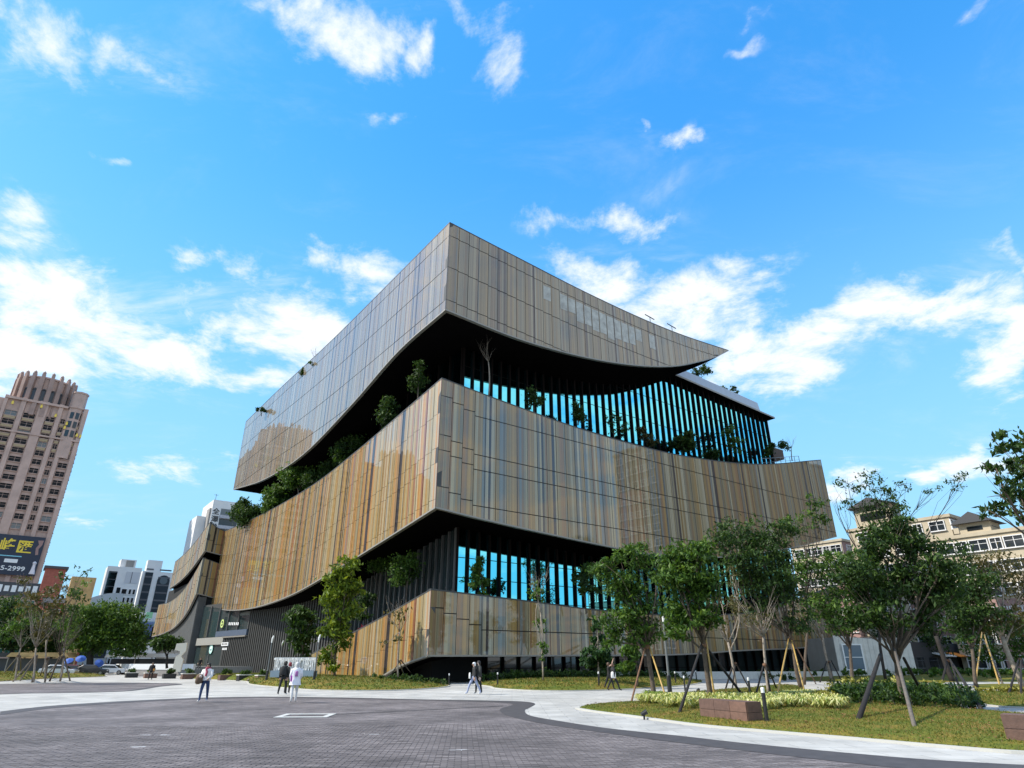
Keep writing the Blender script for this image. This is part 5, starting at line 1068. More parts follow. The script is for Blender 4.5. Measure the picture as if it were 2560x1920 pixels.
def grass(P, n, h, rn, w=.018):
    mb = MB()
    for (x, y) in scatter(P, n, rn):
        z = lawn_height(x, y) - .01; v = pnoise(Vector((x * .45, y * .45, 3.0))); mi = rn.choices((0, 1, 2), (3 - 2 * v, 3, max(.2, 1.2 + 3 * v)))[0]
        for k in range(2):
            a = rn.uniform(0, 6.28); hh = h * rn.uniform(.5, 1.3); dx, dy = math.cos(a) * w, math.sin(a) * w; lx, ly = rn.gauss(0, hh * .5), rn.gauss(0, hh * .5)
            i = len(mb.v); mb.v += [(x - dx, y - dy, z), (x + dx, y + dy, z), (x + lx, y + ly, z + hh)]; mb.f.append((i, i + 1, i + 2)); mb.m.append(mi); mb.uv.append(None)
    return tag(mb.build('grass', M_gb), 'short patchy grass of the lawns', 'grass', kind='stuff')
grass(LAWN_FRONT, 42000, .05, random.Random(5), .013); grass(LAWN_SIGN, 9000, .12, random.Random(6), .035); grass(LAWN_MID, 5000, .12, random.Random(7), .035); grass(LAWN_ISLE, 4000, .09, random.Random(8), .025); grass(LAWN_LEFT, 6000, .14, random.Random(9), .05); grass(LAWN_R1, 5000, .08, random.Random(10), .022)
M_var = [mat('striped_leaf', (.50, .50, .15), rough=.5, translucent=.25), mat('pale_leaf', (.62, .60, .28), rough=.5, translucent=.25), mat('striped_leaf_green', (.20, .27, .04), rough=.5, translucent=.25)]
def clumps(pts_px, n, h, rn, mats, name, label, cat, blades=26, w=.022):
    P = smooth_closed([gp(x, y) for x, y in pts_px], 4); mb = MB()
    for (x, y) in scatter(P, n, rn):
        z = lawn_height(x, y) - .02
        for k in range(blades):
            a = rn.uniform(0, 6.28); L = h * rn.uniform(.6, 1.35); d = Vector((math.cos(a), math.sin(a), 0)); s = Vector((-d.y, d.x, 0)) * w
            p0 = Vector((x, y, z)); p1 = p0 + d * (L * .35) + Vector((0, 0, L * .75)); p2 = p0 + d * (L * .95) + Vector((0, 0, L * rn.uniform(.25, .6)))
            i = len(mb.v); mb.v += [tuple(p0 - s), tuple(p0 + s), tuple(p1 + s), tuple(p1 - s), tuple(p2)]; mi = rn.choices((0, 1, 2), (4, 3, 3))[0]
            mb.f += [(i, i + 1, i + 2, i + 3), (i + 3, i + 2, i + 4)]; mb.m += [mi, mi]; mb.uv += [None, None]
    return tag(mb.build(name, mats), label, cat, kind='stuff')
clumps([(1600, 1765), (1640, 1778), (1720, 1788), (1880, 1800), (2000, 1790), (2100, 1792), (2110, 1765), (2020, 1752), (1900, 1762), (1760, 1762), (1660, 1752), (1600, 1752)], 330, .34, random.Random(21), M_var, 'variegated_grass', 'cream and green striped grass bed behind the wooden planter', 'ground cover')
clumps([(1610, 1752), (1650, 1758), (1660, 1748), (1625, 1744)], 24, .4, random.Random(22), [M_var[2]] * 3, 'variegated_grass', 'darker green grass tuft at the left end of the striped bed', 'ground cover')
def hedge(pts_px, h, n, size, kind, name, label, seed, cat='hedge', wpts=None):
    P = smooth_closed([gp(x, y) for x, y in pts_px] if wpts is None else wpts, 4); rn = random.Random(seed); T = thing(name, label, cat, sum(P, Vector()) / len(P)); o = T.location; mb = MB()
    for (x, y) in scatter(P, max(8, n // 40), rn):
        z = lawn_height(x, y); hh = h * rn.uniform(.7, 1.15)
        leaf_cloud(mb, [(x - o.x, y - o.y, z + hh * .55, .42 * h ** .5, .42 * h ** .5, hh * .52)], 40, size, rn, flat=.5)
    mb.build('foliage', LM[kind], T); 
    st = MB()
    for (x, y) in scatter(P, max(6, n // 260), rn): limb(st, (x - o.x, y - o.y, 0), (x - o.x + rn.gauss(0, .15), y - o.y + rn.gauss(0, .15), lawn_height(x, y) + h * .8), .02, .008, rn, n=3, sides=4)
    st.build('stems', M_barkd, T); return T
hedge([(2110, 1772), (2200, 1778), (2320, 1783), (2430, 1783), (2440, 1765), (2390, 1748), (2280, 1742), (2160, 1746), (2100, 1756)], .62, 11500, .10, 'deep', 'shrub_bed', 'dark glossy shrub bed under the largest park tree', 71, 'shrub')
hedge([(2100, 1752), (2160, 1742), (2280, 1738), (2400, 1744), (2300, 1734), (2150, 1732)], .7, 1500, .11, 'yellow', 'shrub_bed', 'yellow green shrub tips along the back of the dark bed', 72, 'shrub')
hedge([(2050, 1768), (2100, 1773), (2120, 1760), (2070, 1755)], .45, 700, .09, 'yellow', 'croton_shrub', 'yellow orange croton shrub beside the striped grass', 73, 'shrub')
hedge(None, .75, 9000, .13, 'deep', 'hedge', 'low dark green hedge along the ground floor glass', 74, wpts=[lw(4.8, -.5), lw(12, -.4), lw(20, -.4), lw(29, -.6), lw(30, -3), lw(20, -3.4), lw(12, -3.5), lw(6, -3.2)])
hedge([(930, 1714), (1000, 1717), (1060, 1718), (1120, 1714), (1110, 1709), (1000, 1709)], .35, 1800, .12, 'deep', 'ground_cover_bed', 'dark ground cover at the entrance edge of the sign lawn', 75, 'ground cover')
hedge([(2000, 1698), (2120, 1700), (2300, 1702), (2480, 1703), (2560, 1703), (2560, 1693), (2300, 1692), (2000, 1690)], .8, 5200, .2, 'green', 'hedge', 'long green hedge in front of the white annex', 76)
hedge([(1900, 1699), (1990, 1702), (2010, 1692), (1910, 1690)], .7, 1500, .18, 'deep', 'hedge', 'dark rounded hedge left of the annex', 77)
hedge([(280, 1677), (380, 1678), (455, 1679), (455, 1674), (280, 1673)], 1.1, 3200, .3, 'green', 'hedge', 'clipped green hedge in front of the street left of the wing', 78)
hedge([(2430, 1735), (2500, 1738), (2560, 1739), (2560, 1733), (2450, 1731)], .25, 900, .1, 'yellow', 'ground_cover_bed', 'pale ground cover strip on the right lawn', 79, 'ground cover')
# fallen leaves
mb = MB(); rn = random.Random(31)
for (x, y) in scatter(LAWN_FRONT, 700, rn):
    if rn.random() < .5 and pnoise(Vector((x * .4, y * .4, 9))) < 0: continue
    z = lawn_height(x, y) + .06; a = rn.uniform(0, 6.28); s = rn.uniform(.03, .07); c, d = math.cos(a) * s, math.sin(a) * s
    mb.face([(x - c, y - d, z), (x + d * .5, y - c * .5, z + .02), (x + c, y + d, z), (x - d * .5, y + c * .5, z + .015)])
tag(mb.build('fallen_leaves', mat('dead_leaf', (.26, .13, .06), rough=.9)), 'brown fallen leaves scattered on the front lawn', 'leaves', kind='stuff')

# ------------------------------------------------------------------ street furniture
M_blk = mat('black_metal', (.015, .015, .016), rough=.45); M_lampw = mat('opal_lamp', (.80, .80, .78), rough=.4)
def bollard(x, y, label, h=.86, r=.055):
    p = gp(x, y); p.z = max(0, lawn_height(p.x, p.y) - .02); T = thing('bollard_light', label, 'bollard', p, 0, 'black bollard lights along the paths')
    m = MB(); m.lathe([(r * 1.25, 0), (r * 1.25, .03), (r, .035), (r, h * .84)], (0, 0, 0), 12); m.build('post', M_blk, T); m = MB(); m.lathe([(r * .9, h * .84), (r * .95, h * .97), (r * .6, h)], (0, 0, 0), 12); m.build('lamp_head', M_lampw, T)
for x, y, lab in [(1920, 1818, 'black bollard light with white top nearest the camera, right of the planter'), (1498, 1724, 'black bollard light beside the two walkers in black'), (1122, 1714, 'black bollard light at the left side of the entrance path'), (1244, 1717, 'black bollard light at the right side of the entrance path'),
    (1690, 1714, 'black bollard light at the right end of the hedge lawn'), (1713, 1727, 'black bollard light between the tripod poles by the path'), (1742, 1704, 'farthest black bollard light before the ground floor glass'), (1878, 1752, 'black bollard light beside the bare tree brace'), (658, 1692, 'black bollard light left of the sign lawn lamp')]: bollard(x, y, lab)
def spot(x, y, label):
    p = gp(x, y); p.z = lawn_height(p.x, p.y); T = thing('lawn_spotlight', label, 'spotlight', p, 0, 'small black lawn spotlights'); m = MB(); m.lathe([(.03, 0), (.03, .12)], (0, 0, 0), 8); m.build('stake', M_blk, T)
    m = MB(); m.tube([(-.09, 0, .14), (.09, 0, .22)], [.05, .075], 10); m.build('head', M_blk, T)
for x, y, lab in [(1611, 1799, 'small black spotlight at the front lawn edge left of the planter'), (1746, 1733, 'small black spotlight on the lawn island tip'), (1768, 1748, 'small black spotlight at the middle of the lawn island'), (620, 1705, 'small black spotlight at the tip of the sign lawn'), (50, 1697, 'leftmost small spotlight on the left lawn'), (112, 1698, 'small spotlight near the middle of the left lawn edge'), (124, 1693, 'small spotlight behind the middle one on the left lawn'), (204, 1690, 'small spotlight near the right tip of the left lawn')]: spot(x, y, lab)
def lamp(p, h, label, lean=0.0):
    T = thing('lamp_post', label, 'lamp post', p, 0, 'slim park lamp posts')
    m = MB(); m.lathe([(.28, -.05), (.28, .06), (.22, .1)], (0, 0, 0), 14); m.build('footing', mat('pale_footing', (.55, .55, .52), rough=.8), T)
    m = MB(); m.lathe([(.11, .1), (.10, 1.05), (.06, 1.1)], (0, 0, 0), 12); m.build('base_sleeve', M_blk, T)
    m = MB(); m.lathe([(.055, 1.1), (.045, h - .55)], (0, 0, 0), 10); m.build('pole', mat('grey_pole', (.16, .17, .17), rough=.45), T)
    m = MB(); m.tube([(0, 0, h - .55), (.02, 0, h - .25), (.09, 0, h)], [.05, .075, .05], 10); m.build('lamp_head', M_lampw, T)
    return T
lamp(gp(664, 1712), 3.7, 'slim lamp post left of the white library sign'); lamp(gp(783, 1717), 3.6, 'slim lamp post right of the white library sign'); lamp(gp(1677, 1752), 4.0, 'slim grey lamp post beside the leftmost park tree'); lamp(at(697, 1672, 72) * Vector((1, 1, 0)) + Vector((0, 0, .4)), 3.4, 'distant thin lamp post behind the library sign'); lamp(gp(2163, 1694), 4.2, 'slim dark lamp post before the white annex')
# the library's sign: tall white letters on a blue grey plinth
SP = at(680, 1684, 57); SP.z = .42; SG = thing('library_sign', 'long white library name sign on blue grey plinth at the lawn', 'sign', SP, math.radians(-9))
SWID = at(792, 1690, 57).x - SP.x
m = MB(); m.box(-.1, SWID + .1, -.12, .28, .12, .62); m.build('plinth', mat('blue_grey_plinth', (.20, .27, .34), rough=.5), SG)
for u in (.12, .85): m = MB(); m.box(SWID * u, SWID * u + .35, -.02, .2, -.3, .12); m.build('foot', M_blk, SG)
me = text_mesh('TAOYUAN PUBLIC LIBRARY', 1.0, .04, .012); me.materials.append(M_white)
xs = [v.co.x for v in me.vertices]; ys = [v.co.y for v in me.vertices]; kx, ky = SWID / (max(xs) - min(xs)), .98 / (max(ys) - min(ys))
for v in me.vertices: v.co.x = (v.co.x - min(xs)) * kx; v.co.y = (v.co.y - min(ys)) * ky
o = link(bpy.data.objects.new('lettering', me), SG); o.location = (0, .06, .62); o.rotation_euler = (math.pi / 2, 0, 0)
m = MB(); m.box(0, SWID, .16, .2, .62, 1.62); m.build('back_plate', mat('sign_back', (.42, .44, .45), rough=.6), SG)
# wooden planter benches
M_deck = [mat('deck_board_%d' % i, c, rough=.65, noise=.22, nscale=7, bump=.2) for i, c in enumerate([(.135, .075, .055), (.155, .085, .062), (.115, .065, .05)])]
def planter(p, rz, label, L=1.75, W=.55, H=.56):
    T = thing('wooden_planter', label, 'planter', p, rz, 'brown wooden planter boxes'); k = 3; w = L / k; rn = random.Random(int(p[0] * 10))
    m = MB(); m.box(.02, L - .02, .02, W - .02, 0, H - .03); m.build('core_box', M_blk, T)
    for i in range(k):
        for j in range(2):
            z0 = .03 + j * (H - .03) / 2
            for y0, y1 in ((-.01, .018), (W - .018, W + .01)):
                b = MB(); b.box(i * w + .006, (i + 1) * w - .006, y0, y1, z0 + .004, z0 + (H - .03) / 2 - .006); b.build('board', rn.choice(M_deck), T)
    for j in range(2):
        for x0, x1 in ((-.012, .017), (L - .017, L + .012)):
            z0 = .03 + j * (H - .03) / 2; b = MB(); b.box(x0, x1, .02, W - .02, z0 + .004, z0 + (H - .03) / 2 - .006); b.build('board', rn.choice(M_deck), T)
    for i in range(4): b = MB(); b.box(-.01, L + .01, i * W / 4 + .004, (i + 1) * W / 4 - .004, H - .028, H); b.build('board', rn.choice(M_deck), T)
    return T
p1, p2 = gp(1753, 1803), gp(1872, 1817); planter(p1 + Vector((0, 0, .05)), math.atan2((p2 - p1).y, (p2 - p1).x), 'brown wooden box bench among the striped grass, three boards wide', L=(p2 - p1).length)
planter(gp(2524, 1866) + Vector((0, 0, .04)), math.radians(-42), 'brown wooden box bench cut off at the right edge', L=1.75)
# inspection cover with pale frame, and loose paint marks on the pavers
IC = thing('inspection_cover', 'pale framed inspection cover set flush in the dark paving', 'cover', gp(765, 1789.5) + Vector((0, 0, .004)), .06)
m = MB(); m.box(-.85, .85, -.8, -.5, 0, .012); m.box(-.85, .85, .5, .8, 0, .012); m.box(-.85, -.65, -.5, .5, 0, .012); m.box(.65, .85, -.5, .5, 0, .012); m.build('frame', mat('cover_frame', (.58, .58, .55), rough=.5), IC)
m = MB(); m.box(-.64, .64, -.49, .49, 0, .004); m.build('tray', M_paver, IC)
for x, y, w, lab in [(395, 1838, .45, 'longer pale scuff mark on the dark pavers'), (352, 1868, .22, 'short pale scuff mark nearer the camera'), (910, 1836, .4, 'pale scuff mark right of the inspection cover'), (1155, 1876, .25, 'small pale scuff on the front paving')]:
    c = gp(x, y); mb = MB(); n = 9; mb.face([(c.x + w * math.cos(6.28 * i / n) * (1 + .3 * math.sin(i * 5)), c.y + .09 * math.sin(6.28 * i / n) * (1 + .4 * math.cos(i * 3)), .0065) for i in range(n)]); tag(mb.build('paint_scuff', mat('scuff_paint', (.42, .42, .43), rough=.8)), lab, 'mark')
# individual pavers near the camera: joints are real gaps over a dark bed
cs, sn = math.cos(PV_A), math.sin(PV_A)
bedm = mat('paver_bed', (.082, .073, .073), rough=.95)
def uvp(u, v, z=0.0): return (u * cs - v * sn, u * sn + v * cs, z)
plz = [(p.x, p.y) for p in plaza]
PPOLY = [Vector((x, y, 0)) for x, y in [(q.x, q.y) for q in [first] + Bq + [last + Vector((0, -.8, 0))] + [Vector((last.x, -12, 0)), Vector((first.x, -12, 0))]]]
cells = []
for j in range(int(11.0 / PV_W), int(20.5 / PV_W)):
    v = j * PV_W
    for i in range(-75, 76):
        u = (i + (.5 if j % 2 else 0)) * PV_L; x, y, _ = uvp(u + PV_L / 2, v + PV_W / 2); q = px_of((x, y, 0))
        if -30 < q[0] < 2590 and q[1] < 1935 and in_poly((x, y), PPOLY) and in_poly((x + .2, y + .12), PPOLY) and in_poly((x - .2, y + .12), PPOLY): cells.append((q[1], u, v))
cells.sort(reverse=True); rn = random.Random(77); pm = {}
PAVEMENT = bpy.data.objects['plaza']
def paver_geo(mb, u, v, dz, k=.004):
    a, b, c, d = u + k, u + PV_L - k, v + k, v + PV_W - k; e = .006; z = .004 + dz
    lo = [uvp(a, c, .0005), uvp(b, c, .0005), uvp(b, d, .0005), uvp(a, d, .0005)]; hi = [uvp(a + e, c + e, z), uvp(b - e, c + e, z), uvp(b - e, d - e, z), uvp(a + e, d - e, z)]
    mb.face(hi, 0)
    for i in range(4): j = (i + 1) % 4; mb.face([lo[i], lo[j], hi[j], hi[i]], 1)
joined = MB()
for n, (_, u, v) in enumerate(cells):
    if n < 298: mb = MB(); paver_geo(mb, u, v, rn.uniform(0, .006)); mb.build('paver', [M_paver, bedm], PAVEMENT)
    else: paver_geo(joined, u, v, rn.uniform(0, .006))
tag(joined.build('pavers', [M_paver, bedm], PAVEMENT), kind='stuff')
# raised forecourt before the wing with planter cubes and white coping
FC = [lw(4.3, 58), lw(4.3, 99), lw(-13, 99), lw(-13, 70), lw(-6, 58)]
mb = MB(); z = 1.15; n = len(FC)
mb.face([(p.x, p.y, z) for p in FC]); 
for i in range(n): a, b = FC[i], FC[(i + 1) % n]; mb.face([(b.x, b.y, -.01), (a.x, a.y, -.01), (a.x, a.y, z), (b.x, b.y, z)])
tag(mb.build('terrace', mat('forecourt_stone', (.20, .20, .19), rough=.8, noise=.15)), kind='structure')
for i, (a, b, lab) in enumerate([((-13.2, 71), (-13.2, 78), 'left length of white coping wall before the wing'), ((-13.2, 79.5), (-13.2, 88), 'long white coping wall left of the library door'), ((-13, 69.6), (-6.2, 57.9), 'white coping wall slanting towards the ribbed wall')]):
    pa, pb_ = lw(*a), lw(*b); mb = MB(); d = (pb_ - pa).normalized(); L = (pb_ - pa).length; T = thing('low_wall', lab, 'wall', pa, math.atan2(d.y, d.x)); mb.box(0, L, -.2, .2, .7, 1.5); mb.build('coping', M_white, T); m = MB(); m.box(0, L, -.15, .15, 0, .7); m.build('wall', M_grey, T)
ORD = ('first', 'second', 'third', 'fourth', 'fifth', 'sixth', 'seventh', 'eighth')
for i in range(8):
    t = i / 7; p = at(330 + t * 330, 1683, 84 - t * 18); p.z = 0
    T = thing('planter_cube', 'dark planter cube with shrub before the forecourt, %s from the left' % ORD[i], 'planter', p, GANG, 'planter cubes along the forecourt'); m = MB(); m.box(-.65, .65, -.5, .5, 0, .5); m.build('tub', M_deck[i % 3] if i % 2 else M_blk, T)
    if i % 3 != 2: m = MB(); m.box(-.7, .7, -.55, .55, .5, .58); m.build('rim', M_pale, T)
    m = MB(); leaf_cloud(m, [(0, 0, .75, .4, .4, .25)], 120, .2, random.Random(i), flat=.2); m.build('shrub', LM['deep'], T)
PY = at(443, 1662, 92); PY.z = 0; T = thing('pylon', 'angular white pylon with stepped top beside the grey wing wall', 'pylon', PY, math.radians(20)); s_ = .058
m = MB(); m.prism([(-.75, .4), (.95, .4), (1.1, 2.9), (.55, 3.5), (1.3, 4.6), (1.25, 6.2), (-.9, 6.0), (-1.0, 4.7), (.1, 4.5), (.15, 3.9), (-.55, 3.4)], -.5, .5, lambda u, v, d: (u * .6, d, v * .62 + .3)); m.build('slab', mat('pylon_white', (.74, .70, .60), rough=.7), T)
# street at the far left: cars, parasols, stalls
def car(p, rz, m_body, label):
    T = thing('parked_car', label, 'car', p, rz, 'cars parked along the street'); prof = [(-2.1, .32), (2.1, .32), (2.15, .62), (2.0, .82), (1.15, .92), (.55, 1.38), (-.95, 1.42), (-1.65, .98), (-2.1, .9), (-2.18, .6)]
    m = MB(); n = len(prof)
    for u0, u1, k in ((-.86, -.78, .94), (-.78, .78, 1.0), (.78, .86, .94)): pass
    def ring(y, k): return [(u, y, .32 + (v - .32) * k) for u, v in prof]
    rs = [ring(-.84, .93), ring(-.76, 1.0), ring(.76, 1.0), ring(.84, .93)]
    for a, b in zip(rs, rs[1:]):
        for i in range(n): j = (i + 1) % n; m.face([a[i], a[j], b[j], b[i]])
    m.face(rs[0][::-1]); m.face(rs[-1]); m.build('body', m_body, T)
    for y in (-.85, .85):
        g = MB(); g.face([(1.0, y * 1.006, .94), (.5, y * .99, 1.3), (-.9, y * .99, 1.33), (-1.5, y * 1.006, .97)]); g.build('side_window', M_win, T)
        for x in (-1.35, 1.35): w = MB(); w.tube([(x, y * .82, .32), (x, y * 1.02, .32)], .32, 16); t_ = w.build('wheel', M_blk, T); r = MB(); r.tube([(x, y * 1.0, .32), (x, y * 1.035, .32)], .19, 12); r.build('rim', M_trim, t_)
    g = MB(); g.face([(1.17, -.68, .935), (1.17, .68, .935), (.6, .62, 1.36), (.6, -.62, 1.36)]); g.build('windscreen', M_win, T)
    for y in (-.6, .6): g = MB(); g.box(2.06, 2.17, y - .16, y + .16, .62, .76); g.build('headlight', M_lampw, T)
    return T
Mcw = mat('white_car_paint', (.70, .71, .72), rough=.25, coat=1.0)
car(Vector((at(152, 1660, 92).x, 92, 0)), math.radians(15), Mcw, 'white car parked behind the staked trees'); car(Vector((at(283, 1660, 104).x, 104, 0)), math.radians(10), Mcw, 'white car half hidden by the hedge under the banyan'); car(Vector((at(232, 1660, 98).x, 98, 0)), math.radians(20), mat('dark_car_paint', (.03, .03, .035), rough=.25, coat=1.0), 'dark car under the banyan'); car(Vector((at(190, 1660, 100).x, 100, 0)), math.radians(12), mat('red_car_paint', (.16, .03, .03), rough=.25, coat=1.0), 'dark red car behind the blue parasols')
M_bluep = mat('blue_canvas', (.03, .10, .40), rough=.7)
def parasol(p, tilt, r, label):
    T = thing('parasol', label, 'parasol', p, 0, 'blue parasols by the street'); m = MB(); n = 10; ax = Vector((math.sin(tilt), -.75, math.cos(tilt))).normalized(); s = ax.cross(Vector((1, 0, 0))).normalized(); t = ax.cross(s); c = Vector((0, 0, 1.9))
    pk = c + ax * .22; rim = [c + s * (r * math.cos(6.283 * i / n)) + t * (r * math.sin(6.283 * i / n)) for i in range(n)]
    for i in range(n): m.face([pk, rim[i], rim[(i + 1) % n]])
    m.build('canopy', M_bluep, T); q = MB(); q.tube([(0, 0, 0), tuple(c), tuple(pk)], .03, 6); q.build('pole', M_trim, T)
parasol(Vector((at(201, 1650, 92).x, 92, .25)), .4, .62, 'tilted bright blue parasol under the banyan'); parasol(Vector((at(172, 1650, 94).x, 94, 0)), .1, .6, 'second blue parasol left of the tilted one'); parasol(Vector((at(250, 1650, 98).x, 98, -.3)), .9, .6, 'dark blue parasol right of the tilted one')
for x, w, Y, lab in [(105, 9, 106, 'market stall with tan roof behind the left lawn'), (330, 8, 118, 'white roofed stall beyond the hedge'), (395, 7, 116, 'white roofed stall near the wing pylon'), (10, 8, 108, 'dark roofed stall at the left edge')]:
    T = thing('street_stall', lab, 'stall', Vector((at(x, 1650, Y).x, Y, 0)), math.radians(6)); m = MB(); m.prism([(-w / 2, 2.5), (w / 2, 2.5), (w / 2 - .6, 3.1), (-w / 2 + .6, 3.1)], -1.5, 1.5, lambda u, v, d: (u, d, v)); m.build('roof', M_tan if 'tan' in lab else (M_bw if 'white' in lab else M_blk), T)
    for u in (-w / 2 + .3, w / 2 - .3): m = MB(); m.box(u - .06, u + .06, -1.3, -1.18, 0, 2.5); m.build('post', M_grey, T)
    m = MB(); m.box(-w / 2 + .4, w / 2 - .4, .4, 1.2, 0, 2.3); m.build('back_wall', M_dkf, T)
# shops beyond the right lawn
T = thing('shop_row', 'dark shop row with orange and white canopies beyond the right hedge', 'shops', Vector((at(2310, 1650, 92).x, 92, 0)), GANG); m = MB(); m.box(-4, 22, 0, 6, 0, 4.2); m.build('wall', M_dkf, T)
for i, (u, mm) in enumerate([(3, M_bw), (7.5, mat('orange_canvas', (.75, .24, .03), rough=.7)), (12, mat('red_canvas', (.5, .06, .05), rough=.7))]):
    m = MB(); m.prism([(0, 3.0), (-1.6, 2.5), (-1.6, 2.4), (0, 2.8)], u, u + 3.6, lambda a, b, d: (d, a, b)); m.build('canopy', mm, T)
for i in range(5): m = MB(); m.box(-3 + i * 4.6, -.2 + i * 4.6, -.1, -.005, .3, 2.3); m.build('shop_front', M_win, T)
# lights on the coping of the top band
for s in (33.5, 38.2):
    m = MB(); q = FR.p(s, curve(TOP_R)(s), -.3); m.tube([tuple(q), tuple(q + Vector((0, 0, 1.0)))], .05, 6); m.tube([tuple(q + Vector((-1.0, 0, 1.15))), tuple(q + Vector((.9, 0, .95)))], .07, 6); m.build('roof_light', M_blk, LIB)

# ------------------------------------------------------------------ people
def person(p, rz, label, top, bottom, hair=(.02, .017, .015), skin=(.46, .29, .21), shoes=(.6, .6, .6), H=1.66, stride=.22, arms=((.0, 0), (.0, 0)), lean=0.0, coat=None, coat_len=.0, extras=(), sit=False, name='person', long_hair=False, cap=None):
    "arms: per side (forward swing, elbow bend) in radians; figure faces local -y"
    T = thing(name, label, 'person', p, rz); k = H / 1.70
    V, E, Rr = [], [], []
    def v(x, y, z, r, par=None, r2=None):
        V.append((x * k, (y - lean * max(0, z - .9)) * k, z * k)); Rr.append((r * k, (r2 or r) * k)); i = len(V) - 1
        if par is not None: E.append((par, i))
        return i
    pel = v(0, 0, .94, .135, None, .105); bel = v(0, 0, 1.10, .125, pel, .10); che = v(0, 0, 1.29, .145, bel, .11); nb = v(0, .01, 1.43, .07, che); nk = v(0, 0, 1.49, .052, nb); hd = v(0, -.015, 1.575, .085, nk, .095); ht = v(0, -.005, 1.655, .075, hd, .085)
    hands = []
    for s, (sw, eb) in ((-1, arms[0]), (1, arms[1])):
        sh = v(s * .175, .005, 1.385, .062, che); L1, L2 = .27, .25
        ex, ey, ez = s * .225, -L1 * math.sin(sw), 1.385 - L1 * math.cos(sw); el_ = v(ex, ey, ez, .048, sh); a = sw + eb
        wx, wy, wz = s * (.225 - .04 * math.sin(eb)), ey - L2 * math.sin(a), ez - L2 * math.cos(a); wr = v(wx, wy, wz, .034, el_); hw = v(wx, wy - .075 * math.sin(a), wz - .075 * math.cos(a), .036, wr); hands.append((V[hw], a, s))
    feet = []
    for s, st in ((-1, stride), (1, -stride)):
        if sit: hp = v(s * .095, 0, .90, .10, pel); kn = v(s * .11, -.42, .92, .075, hp); an = v(s * .11, -.45, .50, .05, kn); ft = v(s * .11, -.58, .46, .045, an)
        else: hp = v(s * .095, 0, .88, .10, pel); kn = v(s * .10, -st * .55 - .03 * (st > 0), .50, .07, hp); an = v(s * .10, -st + .02, .09 if st >= 0 else .12, .047, kn); ft = v(s * .115, -st - .13, .045, .045, an, .035)
    me = bpy.data.meshes.new('body'); me.from_pydata(V, E, []); o = bpy.data.objects.new('body', me); COL.objects.link(o)
    md = o.modifiers.new('skin', 'SKIN'); md.use_smooth_shade = True; o.modifiers.new('sub', 'SUBSURF').levels = 1
    for i, sv in enumerate(me.skin_vertices[0].data): sv.radius = Rr[i]; sv.use_root = (i == 0)
    dg = bpy.context.evaluated_depsgraph_get(); bm_ = bpy.data.meshes.new_from_object(o.evaluated_get(dg)); bpy.data.objects.remove(o)
    # fingers belong to the same mesh
    f = MB()
    for (hx, hy, hz), a, s in hands:
        for q in range(4):
            L = (.075, .085, .08, .062)[q] * k; off = (q - 1.5) * .018 * k; d1 = Vector((0, -math.sin(a), -math.cos(a))); d2 = Vector((-s * .45, -math.sin(a) * .9, -math.cos(a) * .9)); b = Vector((hx, hy + off * math.cos(a), hz - off * math.sin(a)))
            f.tube([b, b + d1 * L * .55, b + d1 * L * .55 + d2 * L * .5], [.0095 * k, .009 * k, .007 * k], 5)
        b = Vector((hx, hy, hz)); f.tube([b + Vector((0, -.02, .03)), b + Vector((-s * .015, -.045, -.005)), b + Vector((-s * .02, -.05, -.035))], [.011 * k, .010 * k, .008 * k], 5)
    base = len(bm_.vertices); bmx = bmesh.new(); bmx.from_mesh(bm_); vs = [bmx.verts.new(q) for q in f.v]
    for q in f.f: bmx.faces.new([vs[i] for i in q])
    # nose and eyes
    hc = Vector(V[hd]); 
    for q in bmx.faces: q.smooth = True
    bmx.to_mesh(bm_); bmx.free()
    mm = [mat('skin_%d' % int(skin[0] * 100), skin, rough=.6), mat('cloth_%s' % str(top), top, rough=.85, noise=.12, nscale=9), mat('cloth_%s' % str(bottom), bottom, rough=.85, noise=.12, nscale=9), mat('shoe_%s' % str(shoes), shoes, rough=.6)]
    bm_.materials.clear()
    for q in mm: bm_.materials.append(q)
    for q in bm_.polygons:
        c = q.center; z = c.z / k
        ishand = any((c - Vector(h[0])).length < .11 * k for h in hands)
        q.material_index = 0 if (z > 1.455 or ishand) else (1 if z > .93 or (abs(c.x) > .17 * k and z > .6 and not sit) else (3 if z < (.085 if not sit else .49) else 2))
    link(bpy.data.objects.new('body', bm_), T)
    hm = mat('hair_%s' % str(hair), hair, rough=.6); h = MB(); r = .103 * k; n = 12
    prof = [(.0001, .125), (.06, .112), (.095, .07), (.107, .015), (.104, -.04), (.095, -.09 if not long_hair else -.16), (.085, -.10 if not long_hair else -.22)]
    rings = []
    for rr, zz in prof:
        i = len(h.v); rings.append(i)
        for j in range(n):
            a = 6.283 * j / n; front = math.sin(a) < -.35; zq = max(zz, .035) if front else zz
            h.v.append((hc.x + rr * k * .92 * math.cos(a), hc.y + .012 * k + rr * k * 1.04 * math.sin(a), hc.z + zq * k))
    for a_, b_ in zip(rings, rings[1:]):
        for j in range(n): h.f.append((b_ + j, b_ + (j + 1) % n, a_ + (j + 1) % n, a_ + j)); h.m.append(0); h.uv.append(None)
    h.build('hair', hm, T, smooth=True)
    e = MB()
    fy = hc.y - .092 * k; e.tube([(hc.x, fy + .012, hc.z + .02), (hc.x, fy - .014, hc.z - .022), (hc.x, fy + .012, hc.z - .032)], [.007, .012, .007], 5); e.build('nose', mm[0], T)
    for s in (-1, 1): e = MB(); e.lathe([(.002, -.006), (.012, 0), (.002, .006)], (hc.x + s * .034 * k, fy + .006, hc.z + .022), 6); e.build('eye', M_blk, T)
